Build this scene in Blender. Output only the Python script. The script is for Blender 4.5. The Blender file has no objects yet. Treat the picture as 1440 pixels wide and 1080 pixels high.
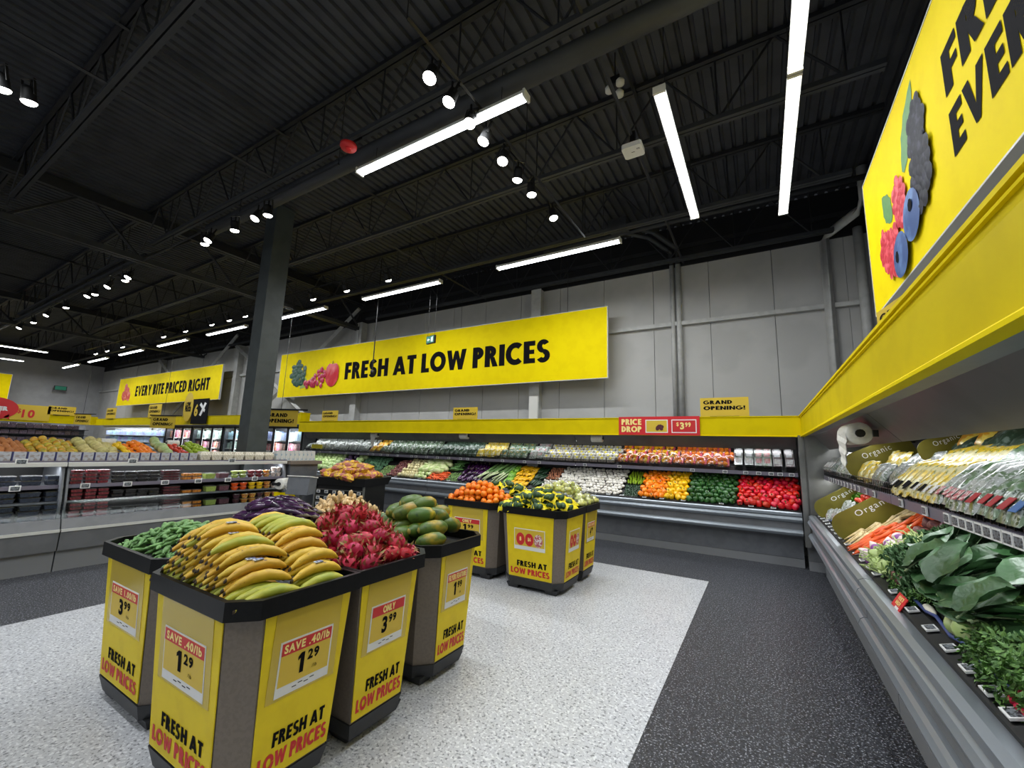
import bpy, math, random
from mathutils import Vector, Matrix, Euler
random.seed(11)
S = bpy.context.scene
COL = S.collection
R = math.radians
U = random.uniform

# ---------------------------------------------------------------- camera
cd = bpy.data.cameras.new('camera'); cam = bpy.data.objects.new('camera', cd); COL.objects.link(cam)
YAW, PITCH, ROLL, FPX = 0.539914, 0.155046, 0.031931, 586.557
cd.sensor_width = 36.0; cd.lens = FPX / 1440 * 36; cd.clip_start = 0.05; cd.clip_end = 200
_f = Vector((-math.sin(YAW) * math.cos(PITCH), math.cos(YAW) * math.cos(PITCH), math.sin(PITCH)))
_r0 = Vector((math.cos(YAW), math.sin(YAW), 0)); _u0 = _r0.cross(_f)
_r = math.cos(ROLL) * _r0 + math.sin(ROLL) * _u0; _u = -math.sin(ROLL) * _r0 + math.cos(ROLL) * _u0
cam.matrix_world = Matrix(((_r.x, _u.x, -_f.x, 0), (_r.y, _u.y, -_f.y, 0), (_r.z, _u.z, -_f.z, 1.6), (0, 0, 0, 1)))
S.camera = cam
# ---------------------------------------------------------------- world, exposure
w = bpy.data.worlds.new('world'); S.world = w; w.use_nodes = True
w.node_tree.nodes['Background'].inputs[0].default_value = (0.80, 0.88, 1.0, 1)
w.node_tree.nodes['Background'].inputs[1].default_value = 0.30
S.view_settings.view_transform = 'Standard'; S.view_settings.look = 'None'
S.view_settings.exposure = 0.12; S.view_settings.gamma = 1.0; S.view_settings.use_curve_mapping = False
LED_W, SPOT_W, CASE_W = 62.0, 45.0, 2.6

# ---------------------------------------------------------------- materials
def srgb(r, g, b):
    return tuple(((c / 255) / 12.92 if c <= 10 else (((c / 255) + 0.055) / 1.055) ** 2.4) for c in (r, g, b)) + (1,)
MATS = {}
def mat(name, col, rough=.5, metal=0, col2=None, scale=20, lo=.45, hi=.6, var=0, huev=0, bump=0, bscale=60, coat=0, emit=0, spec=.5, col3=None, scale3=80, lo3=.62, hi3=.66, sss=0):
    m = bpy.data.materials.new(name); m.use_nodes = True; nt = m.node_tree; N = nt.nodes; L = nt.links
    p = N['Principled BSDF']
    p.inputs['Roughness'].default_value = rough; p.inputs['Metallic'].default_value = metal
    p.inputs['Specular IOR Level'].default_value = spec
    if coat: p.inputs['Coat Weight'].default_value = coat; p.inputs['Coat Roughness'].default_value = .12
    c = srgb(*col); out = None
    p.inputs['Base Color'].default_value = c
    tc = N.new('ShaderNodeTexCoord')
    def layer(prev, c2, sc, l, h):
        nz = N.new('ShaderNodeTexNoise'); nz.inputs['Scale'].default_value = sc; nz.inputs['Detail'].default_value = 3
        L.new(tc.outputs['Object'], nz.inputs['Vector'])
        mr = N.new('ShaderNodeMapRange'); mr.inputs[1].default_value = l; mr.inputs[2].default_value = h
        L.new(nz.outputs['Fac'], mr.inputs[0])
        mx = N.new('ShaderNodeMixRGB'); mx.inputs[2].default_value = srgb(*c2)
        if prev is None: mx.inputs[1].default_value = c
        else: L.new(prev, mx.inputs[1])
        L.new(mr.outputs[0], mx.inputs[0]); return mx.outputs[0]
    if col2: out = layer(None, col2, scale, lo, hi)
    if col3: out = layer(out, col3, scale3, lo3, hi3)
    if var or huev:
        oi = N.new('ShaderNodeObjectInfo'); hs = N.new('ShaderNodeHueSaturation')
        if out is None: hs.inputs['Color'].default_value = c
        else: L.new(out, hs.inputs['Color'])
        a = N.new('ShaderNodeMapRange'); a.inputs[3].default_value = 1 - var; a.inputs[4].default_value = 1 + var
        L.new(oi.outputs['Random'], a.inputs[0]); L.new(a.outputs[0], hs.inputs['Value'])
        if huev:
            wn = N.new('ShaderNodeTexWhiteNoise'); wn.noise_dimensions = '1D'; L.new(oi.outputs['Random'], wn.inputs['W'])
            b = N.new('ShaderNodeMapRange'); b.inputs[3].default_value = .5 - huev; b.inputs[4].default_value = .5 + huev
            L.new(wn.outputs['Value'], b.inputs[0]); L.new(b.outputs[0], hs.inputs['Hue'])
        out = hs.outputs[0]
    if out is not None: L.new(out, p.inputs['Base Color'])
    if emit:
        p.inputs['Emission Color'].default_value = c; p.inputs['Emission Strength'].default_value = emit
    if bump:
        nz = N.new('ShaderNodeTexNoise'); nz.inputs['Scale'].default_value = bscale; L.new(tc.outputs['Object'], nz.inputs['Vector'])
        bp = N.new('ShaderNodeBump'); bp.inputs['Strength'].default_value = bump; bp.inputs['Distance'].default_value = .01
        L.new(nz.outputs['Fac'], bp.inputs['Height']); L.new(bp.outputs[0], p.inputs['Normal'])
    MATS[name] = m; return m
def film(name, tint, fac, rough=.15):
    m = bpy.data.materials.new(name); m.use_nodes = True; N = m.node_tree.nodes; L = m.node_tree.links
    N.remove(N['Principled BSDF']); o = N['Material Output']
    t = N.new('ShaderNodeBsdfTransparent'); t.inputs[0].default_value = (*tint, 1)
    g = N.new('ShaderNodeBsdfGlossy'); g.inputs['Roughness'].default_value = rough; g.inputs[0].default_value = (.9, .9, .9, 1)
    lw = N.new('ShaderNodeLayerWeight'); lw.inputs[0].default_value = .5; fr = N.new('ShaderNodeMath'); fr.operation = 'POWER'; fr.inputs[1].default_value = 5.0; L.new(lw.outputs['Facing'], fr.inputs[0])
    ad = N.new('ShaderNodeMath'); ad.operation = 'ADD'; ad.inputs[1].default_value = fac; ad.use_clamp = True; L.new(fr.outputs[0], ad.inputs[0])
    x = N.new('ShaderNodeMixShader'); L.new(ad.outputs[0], x.inputs[0]); L.new(t.outputs[0], x.inputs[1]); L.new(g.outputs[0], x.inputs[2]); L.new(x.outputs[0], o.inputs[0])
    MATS[name] = m; return m
def lamp_mat(name, col, s):
    m = bpy.data.materials.new(name); m.use_nodes = True; N = m.node_tree.nodes
    N.remove(N['Principled BSDF']); e = N.new('ShaderNodeEmission'); e.inputs[0].default_value = (*col, 1); e.inputs[1].default_value = s
    m.node_tree.links.new(e.outputs[0], N['Material Output'].inputs[0]); MATS[name] = m; return m

mat('floor_dark', (40, 42, 48), .42, col2=(160, 163, 170), scale=88, lo=.56, hi=.64, col3=(10, 11, 15), scale3=60, lo3=.53, hi3=.58, bump=.03, bscale=180)
mat('floor_white', (186, 188, 192), .32, col2=(118, 121, 126), scale=60, lo=.55, hi=.63, col3=(216, 218, 220), scale3=55, lo3=.54, hi3=.62, bump=.02, bscale=120)
mat('deck', (60, 62, 68), .7, col2=(51, 53, 59), scale=3)
mat('steel_dark', (34, 35, 39), .55, col2=(28, 29, 33), scale=6)
mat('pipe_dark', (50, 52, 55), .6, col2=(44, 46, 49), scale=4)
mat('band_black', (14, 15, 20), .75, col2=(10, 11, 15), scale=4)
mat('wall_panel', (180, 179, 175), .55, col2=(172, 171, 167), scale=1.5, var=.025)
mat('wall_plain', (166, 167, 168), .6, col2=(158, 159, 160), scale=2)
mat('steel_white', (182, 182, 178), .5, col2=(172, 172, 168), scale=8)
mat('column', (70, 76, 76), .5, col2=(64, 70, 70), scale=5)
mat('yellow_board', (238, 214, 0), .65, col2=(234, 209, 0), scale=4, spec=.08)
mat('yellow_bin', (228, 202, 22), .5, col2=(221, 194, 18), scale=7, spec=.3)
mat('yellow_card', (214, 182, 52), .45)
mat('sleeve', (196, 170, 48), .2)
mat('fascia', (216, 194, 0), .62, col2=(209, 187, 0), scale=3, spec=.1)
mat('ink', (19, 18, 21), .85, spec=.08)
mat('red', (200, 34, 36), .5)
mat('red_bright', (208, 30, 36), .42)
mat('white', (232, 232, 230), .5)
mat('paper', (222, 222, 220), .55)
mat('cream', (246, 226, 140), .5)
mat('rim_black', (13, 13, 14), .4, col2=(18, 18, 19), scale=40, spec=.25)
mat('taupe', (122, 112, 102), .6, col2=(115, 105, 96), scale=60, bump=.05, bscale=300)
mat('base_grey', (42, 43, 45), .5, col2=(36, 37, 39), scale=15)
mat('case_grey', (108, 110, 113), .42, col2=(101, 103, 106), scale=5)
mat('case_dark', (102, 105, 110), .45, col2=(95, 98, 103), scale=8)
mat('kick_grey', (126, 128, 131), .5)
mat('bumper', (150, 157, 164), .3, metal=.55)
mat('stainless', (150, 150, 146), .3, metal=.8, col2=(135, 135, 132), scale=3)
mat('canopy', (108, 107, 104), .34, metal=.55, col2=(98, 97, 94), scale=3)
mat('black', (10, 10, 11), .5)
mat('black_wire', (18, 18, 19), .35)
mat('tag_face', (120, 126, 132), .4, col2=(40, 42, 46), scale=90, lo=.52, hi=.55)
mat('tag_rail', (112, 108, 122), .35)
mat('hose', (58, 74, 128), .4)
mat('olive', (116, 108, 24), .5, col2=(108, 100, 20), scale=6)
mat('white_edge', (206, 206, 200), .4)
mat('roll', (226, 224, 216), .6, col2=(214, 212, 205), scale=30)
mat('plastic_white', (214, 212, 204), .4)
mat('exit_green', (20, 110, 86), .4, emit=.2)
lamp_mat('led', (.92, .97, 1.0), 11.0)
lamp_mat('spot_face', (1.0, .97, .9), 14.0)
lamp_mat('case_led', (.95, .98, 1.0), 2.2)
film('film', (.96, .97, .97), .07, .2)
film('glass', (.95, .97, .97), .035, .05)
film('clam', (.95, .96, .97), .1, .25)
film('bagfilm', (.97, .98, .98), .12, .22)

# produce
mat('plantain', (208, 170, 52), .5, col2=(184, 142, 42), scale=14, lo=.5, hi=.7, col3=(70, 46, 18), scale3=55, lo3=.66, hi3=.72, var=.1, huev=.012)
mat('plantain_green', (150, 160, 50), .5, col2=(178, 172, 54), scale=10, lo=.42, hi=.6, var=.1)
mat('plantain_tip', (58, 44, 26), .7)
mat('sticker', (206, 212, 222), .4, col2=(52, 70, 130), scale=120, lo=.5, hi=.53)
mat('okra', (92, 136, 74), .55, col2=(118, 158, 98), scale=50, lo=.4, hi=.6, var=.16)
mat('okra_cap', (150, 172, 110), .6)
mat('eggplant', (40, 15, 44), .16, col2=(66, 28, 72), scale=5, var=.2, spec=.6)
mat('calyx', (108, 96, 74), .6, col2=(86, 84, 56), scale=30)
mat('dragon', (176, 26, 62), .5, col2=(200, 52, 84), scale=16, lo=.42, hi=.62, var=.12, huev=.01)
mat('bract', (176, 40, 60), .6, col2=(150, 92, 70), scale=26, lo=.46, hi=.58, var=.15); mat('bract_tip', (142, 128, 70), .6, col2=(160, 84, 70), scale=30, lo=.5, hi=.62, var=.15)
mat('papaya', (74, 102, 36), .42, col2=(190, 156, 30), scale=7, lo=.52, hi=.72, var=.12, huev=.018, col3=(48, 76, 34), scale3=26, lo3=.58, hi3=.7)
mat('papaya_end', (150, 140, 60), .6)
mat('ginger', (202, 172, 122), .7, col2=(226, 200, 156), scale=20, bump=.2, bscale=50, var=.08)
mat('orange', (246, 140, 26), .4, col2=(242, 126, 16), scale=8, var=.05, huev=.006, bump=.12, bscale=260)
mat('avocado', (42, 72, 38), .5, col2=(64, 96, 50), scale=30, bump=.25, bscale=200, var=.15)
mat('net_yellow', (238, 222, 10), .5, col2=(214, 190, 0), scale=60, lo=.5, hi=.6)
mat('guava', (208, 206, 112), .45, col2=(184, 190, 92), scale=9, var=.1)
mat('pep_orange', (242, 132, 12), .25, var=.07, huev=.01); mat('pep_yellow', (236, 180, 6), .25, var=.06, huev=.008)
mat('pep_green', (30, 70, 28), .24, col2=(48, 92, 38), scale=12, var=.2); mat('pep_red', (196, 16, 22), .24, var=.12, huev=.008)
mat('lime_pepper', (134, 164, 38), .35, var=.12); mat('jalapeno', (30, 58, 34), .3, var=.2)
mat('stem_green', (82, 112, 42), .6); mat('stem_brown', (112, 92, 56), .7)
mat('cabbage', (158, 184, 112), .5, col2=(188, 206, 148), scale=9, lo=.42, hi=.6, var=.1); mat('cabbage_red', (66, 46, 78), .45, col2=(98, 72, 104), scale=10)
mat('broccoli', (46, 84, 54), .8, col2=(70, 110, 76), scale=60, bump=.8, bscale=90, var=.18); mat('broc_stem', (128, 158, 92), .6)
mat('beet', (92, 44, 50), .6, col2=(136, 84, 72), scale=14, var=.15); mat('celeriac', (206, 196, 152), .7, col2=(176, 164, 112), scale=16, bump=.4, bscale=40, var=.08)
mat('napa', (206, 212, 160), .5, col2=(170, 192, 116), scale=8, var=.08); mat('cucumber', (52, 92, 40), .4, col2=(80, 122, 58), scale=20, var=.15)
mat('carrot', (226, 92, 22), .5, col2=(210, 76, 14), scale=20, var=.1); mat('beans', (112, 150, 70), .5, var=.15); mat('leek_w', (196, 208, 160), .45, var=.06); mat('leek', (92, 128, 66), .5, var=.15)
mat('squash_y', (232, 176, 20), .35, var=.08); mat('shallot', (150, 92, 66), .5, col2=(186, 126, 92), scale=20, var=.2); mat('mushroom', (222, 218, 208), .6, col2=(204, 198, 186), scale=20, var=.07)
mat('parsnip', (222, 200, 150), .6, col2=(200, 174, 116), scale=20, var=.08); mat('turnip', (222, 206, 200), .5); mat('turnip_top', (134, 70, 140), .5)
mat('radicchio', (96, 28, 56), .4, col2=(206, 180, 186), scale=13, lo=.54, hi=.6, var=.12); mat('kohlrabi', (164, 186, 108), .5, col2=(188, 202, 140), scale=12, var=.1)
mat('kale', (62, 98, 56), .65, col2=(92, 128, 82), scale=40, var=.15); mat('collard', (42, 78, 40), .38, col2=(70, 104, 66), scale=9, lo=.42, hi=.66, var=.22, bump=.5, bscale=28); mat('vein', (164, 186, 140), .5)
mat('herb', (72, 112, 50), .55, col2=(104, 144, 66), scale=40, var=.18); mat('lettuce', (96, 150, 40), .5, col2=(136, 180, 66), scale=12, var=.15); mat('daikon', (226, 222, 204), .45); mat('radish', (196, 26, 66), .4)
mat('melon', (206, 196, 128), .6, col2=(188, 176, 112), scale=30, var=.08, huev=.01); mat('lemon', (236, 196, 20), .45, var=.06); mat('mango', (206, 160, 50), .45, col2=(172, 160, 56), scale=9, var=.14, huev=.02); mat('potato', (176, 112, 60), .65, var=.12); mat('tomato', (206, 62, 36), .3, var=.1)
mat('limef', (150, 176, 40), .4, var=.12)
mat('bag_green', (92, 118, 84), .3, col2=(176, 184, 180), scale=28, lo=.5, hi=.64, col3=(40, 66, 40), scale3=55, lo3=.54, hi3=.62, coat=.6, var=.18, bump=.5, bscale=34)
mat('bag_white', (168, 172, 170), .3, col2=(92, 114, 84), scale=30, lo=.5, hi=.6, col3=(220, 222, 222), scale3=70, lo3=.55, hi3=.62, coat=.6, var=.1, bump=.5, bscale=34)
mat('bag_dark', (52, 74, 54), .32, col2=(120, 138, 128), scale=26, lo=.5, hi=.62, coat=.5, var=.2, bump=.5, bscale=34)
mat('bag_yellow', (216, 184, 30), .32, col2=(214, 206, 160), scale=26, lo=.47, hi=.57, col3=(96, 116, 46), scale3=44, lo3=.6, hi3=.66, coat=.5, var=.08, bump=.4, bscale=34)
mat('bag_gold', (216, 150, 20), .34, col2=(232, 204, 90), scale=18, lo=.5, hi=.6, coat=.5, bump=.4, bscale=34)
mat('label_yellow', (226, 212, 30), .4); mat('label_pink', (186, 90, 100), .4, col2=(226, 210, 206), scale=60, lo=.5, hi=.54); mat('label_white', (222, 224, 224), .4, col2=(150, 120, 120), scale=80, lo=.56, hi=.6)
mat('label_red', (168, 30, 40), .4); mat('label_blue', (70, 110, 170), .4)
mat('net_pink', (206, 60, 96), .4, col2=(232, 120, 110), scale=50, lo=.5, hi=.56)
mat('berry_blue', (30, 36, 50), .5, col2=(58, 68, 86), scale=110, var=.15, bump=.8, bscale=90); mat('berry_black', (20, 19, 22), .3, col2=(64, 64, 66), scale=110, lo=.55, hi=.62, bump=.8, bscale=100, var=.15)
mat('berry_red', (92, 20, 32), .35, col2=(150, 60, 66), scale=100, var=.15, bump=.8, bscale=90); mat('dates', (66, 18, 26), .35, col2=(98, 36, 44), scale=60, var=.1); mat('grape_green', (132, 152, 66), .35, col2=(166, 182, 98), scale=110, bump=.6, bscale=90, var=.1); mat('grape_dark', (70, 38, 48), .35, col2=(112, 74, 82), scale=110, bump=.6, bscale=90, var=.1)
mat('fig_gold', (200, 130, 40), .4, col2=(150, 84, 24), scale=70); mat('mix_fruit', (196, 96, 60), .35, col2=(220, 196, 80), scale=60, lo=.5, hi=.54); mat('cup_white', (206, 196, 186), .5, col2=(170, 140, 130), scale=70, lo=.55, hi=.6)
mat('carton', (176, 178, 184), .5, col2=(150, 140, 134), scale=26, lo=.5, hi=.62, var=.04); mat('carton_edge', (52, 56, 104), .5); mat('box_print', (214, 216, 214), .5, col2=(150, 176, 196), scale=18, lo=.55, hi=.6, var=.04)
mat('tray_mush', (226, 220, 204), .45, col2=(168, 152, 112), scale=70, lo=.55, hi=.62, bump=.6, bscale=70, var=.04, coat=.4)
mat('pack_blue', (120, 160, 214), .4, col2=(222, 230, 240), scale=16, lo=.48, hi=.55, var=.15, huev=.06); mat('pack_dark', (74, 54, 66), .5, col2=(180, 170, 176), scale=20, lo=.56, hi=.62, var=.3, huev=.1); mat('pack_red', (170, 46, 44), .45, col2=(220, 200, 196), scale=18, lo=.52, hi=.58, var=.2, huev=.05); mat('pack_mint', (150, 190, 176), .4, col2=(226, 232, 232), scale=18, lo=.5, hi=.56, var=.15, huev=.08)
mat('mesh_bag', (226, 180, 34), .5, col2=(176, 92, 78), scale=11, lo=.47, hi=.53, col3=(120, 60, 66), scale3=34, lo3=.58, hi3=.64, var=.1, bump=.7, bscale=40)
mat('print_green', (40, 84, 62), .5, col2=(26, 62, 48), scale=20); mat('print_stalk', (150, 176, 80), .5); mat('print_grape', (176, 28, 66), .4, col2=(206, 66, 96), scale=9, lo=.5, hi=.62); mat('print_apple', (190, 20, 36), .4, col2=(214, 66, 70), scale=4, lo=.5, hi=.7)
mat('print_rasp', (196, 30, 50), .6, col2=(236, 90, 100), scale=14, lo=.5, hi=.62); mat('print_black', (26, 26, 36), .6, col2=(66, 66, 80), scale=14, lo=.55, hi=.66, spec=.2); mat('print_blue', (48, 78, 132), .6, col2=(96, 130, 180), scale=5, lo=.45, hi=.65); mat('print_leaf', (96, 142, 78), .6, col2=(84, 136, 74), scale=12); mat('print_meat', (206, 74, 60), .5, col2=(232, 140, 120), scale=6, lo=.5, hi=.6)

# ---------------------------------------------------------------- mesh helpers
class MB:
    def __init__(s): s.v = []; s.f = []; s.m = []; s.c = 0
    def add(s, vs, fs, m=None):
        o = len(s.v); s.v += [tuple(x) for x in vs]; s.f += [tuple(i + o for i in f) for f in fs]; s.m += [s.c if m is None else m] * len(fs); return s
    def box(s, x0, x1, y0, y1, z0, z1, m=None):
        return s.add([(x0, y0, z0), (x1, y0, z0), (x1, y1, z0), (x0, y1, z0), (x0, y0, z1), (x1, y0, z1), (x1, y1, z1), (x0, y1, z1)],
                     [(0, 3, 2, 1), (4, 5, 6, 7), (0, 1, 5, 4), (1, 2, 6, 5), (2, 3, 7, 6), (3, 0, 4, 7)], m)
    def loft(s, a, b, m=None, caps=True):            # two equal polygons joined
        n = len(a); fs = [(i, (i + 1) % n, n + (i + 1) % n, n + i) for i in range(n)]
        if caps: fs += [tuple(range(n - 1, -1, -1)), tuple(range(n, 2 * n))]
        return s.add(list(a) + list(b), fs, m)
    def prism(s, prof, ax, a, b, m=None):            # profile of (p,q) extruded along ax
        f = {'x': lambda p, q, t: (t, p, q), 'y': lambda p, q, t: (p, t, q), 'z': lambda p, q, t: (p, q, t)}[ax]
        return s.loft([f(p, q, a) for p, q in prof], [f(p, q, b) for p, q in prof], m)
    def tube(s, path, r, n=8, m=None, caps=True):
        path = [Vector(p) for p in path]; rs = r if isinstance(r, (list, tuple)) else [r] * len(path); o = len(s.v)
        for i, p in enumerate(path):
            d = (path[min(i + 1, len(path) - 1)] - path[max(i - 1, 0)]).normalized()
            a = Vector((0, 0, 1)) if abs(d.z) < .9 else Vector((1, 0, 0)); e1 = d.cross(a).normalized(); e2 = d.cross(e1)
            for k in range(n):
                t = 2 * math.pi * k / n; s.v.append(tuple(p + rs[i] * (math.cos(t) * e1 + math.sin(t) * e2)))
        fs = [(o + i * n + k, o + i * n + (k + 1) % n, o + (i + 1) * n + (k + 1) % n, o + (i + 1) * n + k) for i in range(len(path) - 1) for k in range(n)]
        if caps: fs += [tuple(o + k for k in range(n - 1, -1, -1)), tuple(o + (len(path) - 1) * n + k for k in range(n))]
        s.f += fs; s.m += [s.c if m is None else m] * len(fs); return s
    def lathe(s, prof, n=10, lobes=0, amp=0, bend=0, jit=0, zones=None, ox=0, oy=0, oz=0):
        o = len(s.v); k0 = len(prof); zmin = prof[0][1]; L = max(1e-6, prof[-1][1] - zmin)
        for i, (r, z) in enumerate(prof):
            t = (z - zmin) / L * 2 - 1
            for k in range(n):
                a = 2 * math.pi * k / n; q = r * (1 + amp * math.cos(lobes * a)) * (1 + U(-jit, jit))
                s.v.append((q * math.cos(a) + bend * (1 - t * t) + ox, q * math.sin(a) + oy, z + oz))
        for i in range(k0 - 1):
            for k in range(n):
                s.f.append((o + i * n + k, o + i * n + (k + 1) % n, o + (i + 1) * n + (k + 1) % n, o + (i + 1) * n + k)); s.m.append(zones[i] if zones else s.c)
        s.f += [tuple(o + k for k in range(n - 1, -1, -1)), tuple(o + (k0 - 1) * n + k for k in range(n))]
        s.m += [zones[0] if zones else s.c, zones[-1] if zones else s.c]; return s
    def mesh(s, name, mats, smooth=False):
        me = bpy.data.meshes.new(name); me.from_pydata(s.v, [], s.f)
        for m in ([mats] if isinstance(mats, str) else mats): me.materials.append(MATS[m])
        me.polygons.foreach_set('material_index', s.m)
        if smooth: me.polygons.foreach_set('use_smooth', [True] * len(s.f))
        me.update(); return me
def ob(name, data, mats=None, parent=None, loc=None, rot=None, smooth=False, mw=None):
    if isinstance(data, MB): data = data.mesh(name, mats, smooth)
    o = bpy.data.objects.new(name, data); COL.objects.link(o)
    if parent: o.parent = parent
    if mw is not None: o.matrix_basis = mw
    if loc: o.location = loc
    if rot: o.rotation_euler = rot
    return o
def tag(o, label, cat, group=None):
    o['label'] = label; o['category'] = cat
    if group: o['group'] = group
    return o
def thing(name, label, cat, loc=(0, 0, 0), rotz=0, group=None):
    return tag(ob(name, None, loc=loc, rot=(0, 0, rotz)), label, cat, group)
def struct(o): o['kind'] = 'structure'; return o
def dup(root, mw=None, label=None, group=None):
    r = root.copy(); COL.objects.link(r)
    if mw is not None: r.matrix_basis = mw
    if label: r['label'] = label
    if group: r['group'] = group
    for ch in root.children:
        c = ch.copy(); COL.objects.link(c); c.parent = r
        for g in ch.children:
            d = g.copy(); COL.objects.link(d); d.parent = c
    return r
class Kind:
    """protos: finished objects (variants); every placement is an object of its own"""
    def __init__(s, protos, label, cat, group): s.p = protos; s.used = set(); s.label, s.cat, s.group = label, cat, group; s.n = 0; s.log = []
    def again(s, label, group): k = Kind(s.p, label, s.cat, group); k.used = s.used; return k
    def put(s, mw, info=None):
        i = random.randrange(len(s.p)); p = s.p[i]
        if i not in s.used:
            s.used.add(i); p.matrix_basis = mw; o = p
        else: o = dup(p, mw)
        tag(o, s.label, s.cat, s.group); s.n += 1; s.log.append((o, info)); return o
    def done(s):
        for i, p in enumerate(s.p):
            if i not in s.used:
                for c in list(p.children):
                    for g in list(c.children): bpy.data.objects.remove(g)
                    bpy.data.objects.remove(c)
                bpy.data.objects.remove(p)
KINDS = []
_O = 'zeroth first second third fourth fifth sixth seventh eighth ninth tenth eleventh twelfth thirteenth fourteenth fifteenth sixteenth seventeenth eighteenth nineteenth'.split()
_T = {2: 'twent', 3: 'thirt', 4: 'fort', 5: 'fift', 6: 'sixt', 7: 'sevent', 8: 'eight', 9: 'ninet'}
def nth(i): return _O[i] if i < 20 else _T[i // 10] + ('ieth' if i % 10 == 0 else 'y-' + _O[i % 10])
CUT = ' on ; in ; beside ; between ; next ; under ; at ; with ; behind ; heaped ; stacked ; piled ; laid ; above ; below ; standing ; before ; among ; poking ; lying ; tucked ; past ; far '.split(';')
def own_labels(k):
    """every repeat gets its own label from its row and its place in the row; info = (where, row key, row words, place key, place words)"""
    short = k.label
    for c in CUT:
        i = short.find(c)
        if i > 8: short = short[:i]
    rows = {}
    for o, f in k.log:
        if f: rows.setdefault((f[0], f[1]), []).append((f[3], o, f))
    for (where, rk), L in rows.items():
        L.sort(key=lambda x: x[0])
        for n, (_, o, f) in enumerate(L):
            tail = '%s, %s, %s %s' % (where, f[2], nth(n + 1), f[4]); room = 16 - len(tail.replace(',', ' ').split()); o['label'] = (' '.join(short.split()[:max(2, room)]) + ' ' + tail).replace(' ,', ',')
def TR(p, *ms, s=1.0):
    m = Matrix.Translation(p)
    for q in ms: m = m @ q
    return m @ Matrix.Scale(s, 4)
def RX(a): return Matrix.Rotation(a, 4, 'X')
def RY(a): return Matrix.Rotation(a, 4, 'Y')
def RZ(a): return Matrix.Rotation(a, 4, 'Z')
def anyrot(): return RZ(U(0, 6.28)) @ RX(U(-3.1, 3.1)) @ RZ(U(0, 6.28))
def frame(o, x, z):                                   # panel frame: local x = viewer's right, local y = up, local z = outwards
    x = Vector(x).normalized(); z = Vector(z).normalized(); y = z.cross(x).normalized(); z = x.cross(y)
    return Matrix(((x.x, y.x, z.x, o[0]), (x.y, y.y, z.y, o[1]), (x.z, y.z, z.z, o[2]), (0, 0, 0, 1)))
# text as flat print
TXT = {}
def text(body, bold=.05, shear=0):
    k = (body, bold, shear)
    if k not in TXT:
        c = bpy.data.curves.new('lettering', 'FONT'); c.body = body; c.offset = bold; c.shear = shear; c.resolution_u = 3; c.space_character = 1.2; c.space_line = .82
        o = bpy.data.objects.new('lettering', c); COL.objects.link(o)
        me = bpy.data.meshes.new_from_object(o.evaluated_get(bpy.context.evaluated_depsgraph_get()))
        bpy.data.objects.remove(o)
        vs = [v.co.copy() for v in me.vertices]; x0 = min(v.x for v in vs); x1 = max(v.x for v in vs); y0 = min(v.y for v in vs); y1 = max(v.y for v in vs)
        TXT[k] = ([((v.x - x0) / (x1 - x0), (v.y - y0) / (y1 - y0)) for v in vs], [tuple(p.vertices) for p in me.polygons])
        bpy.data.meshes.remove(me)
    return TXT[k]
# heavy geometric capitals for signs, drawn as overlapping flat strokes (cap height 1)
def _bx(x0, x1, y0, y1): return [(x0, y0), (x1, y0), (x1, y1), (x0, y1)]
def _ring(cx, cy, rx, ry, tx, ty, a0, a1, n=12):
    out = []
    for i in range(n):
        q = [R(a0 + (a1 - a0) * (i + k) / n) for k in (0, 1)]
        out.append([(cx + rx * math.cos(q[0]), cy + ry * math.sin(q[0])), (cx + rx * math.cos(q[1]), cy + ry * math.sin(q[1])), (cx + (rx - tx) * math.cos(q[1]), cy + (ry - ty) * math.sin(q[1])), (cx + (rx - tx) * math.cos(q[0]), cy + (ry - ty) * math.sin(q[0]))])
    return out
_t, _h = .29, .22
_st = _bx(0, _t, 0, 1)
_half = lambda x, y0, y1, rx: [_bx(x, x + .06, y1 - _h, y1), _bx(x, x + .06, y0, y0 + _h)] + _ring(x + .05, (y0 + y1) / 2, rx, (y1 - y0) / 2, _t, _h * .95, -90, 90, 9)
_P = [_st] + _half(.2, .4, 1, .36)
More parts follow.
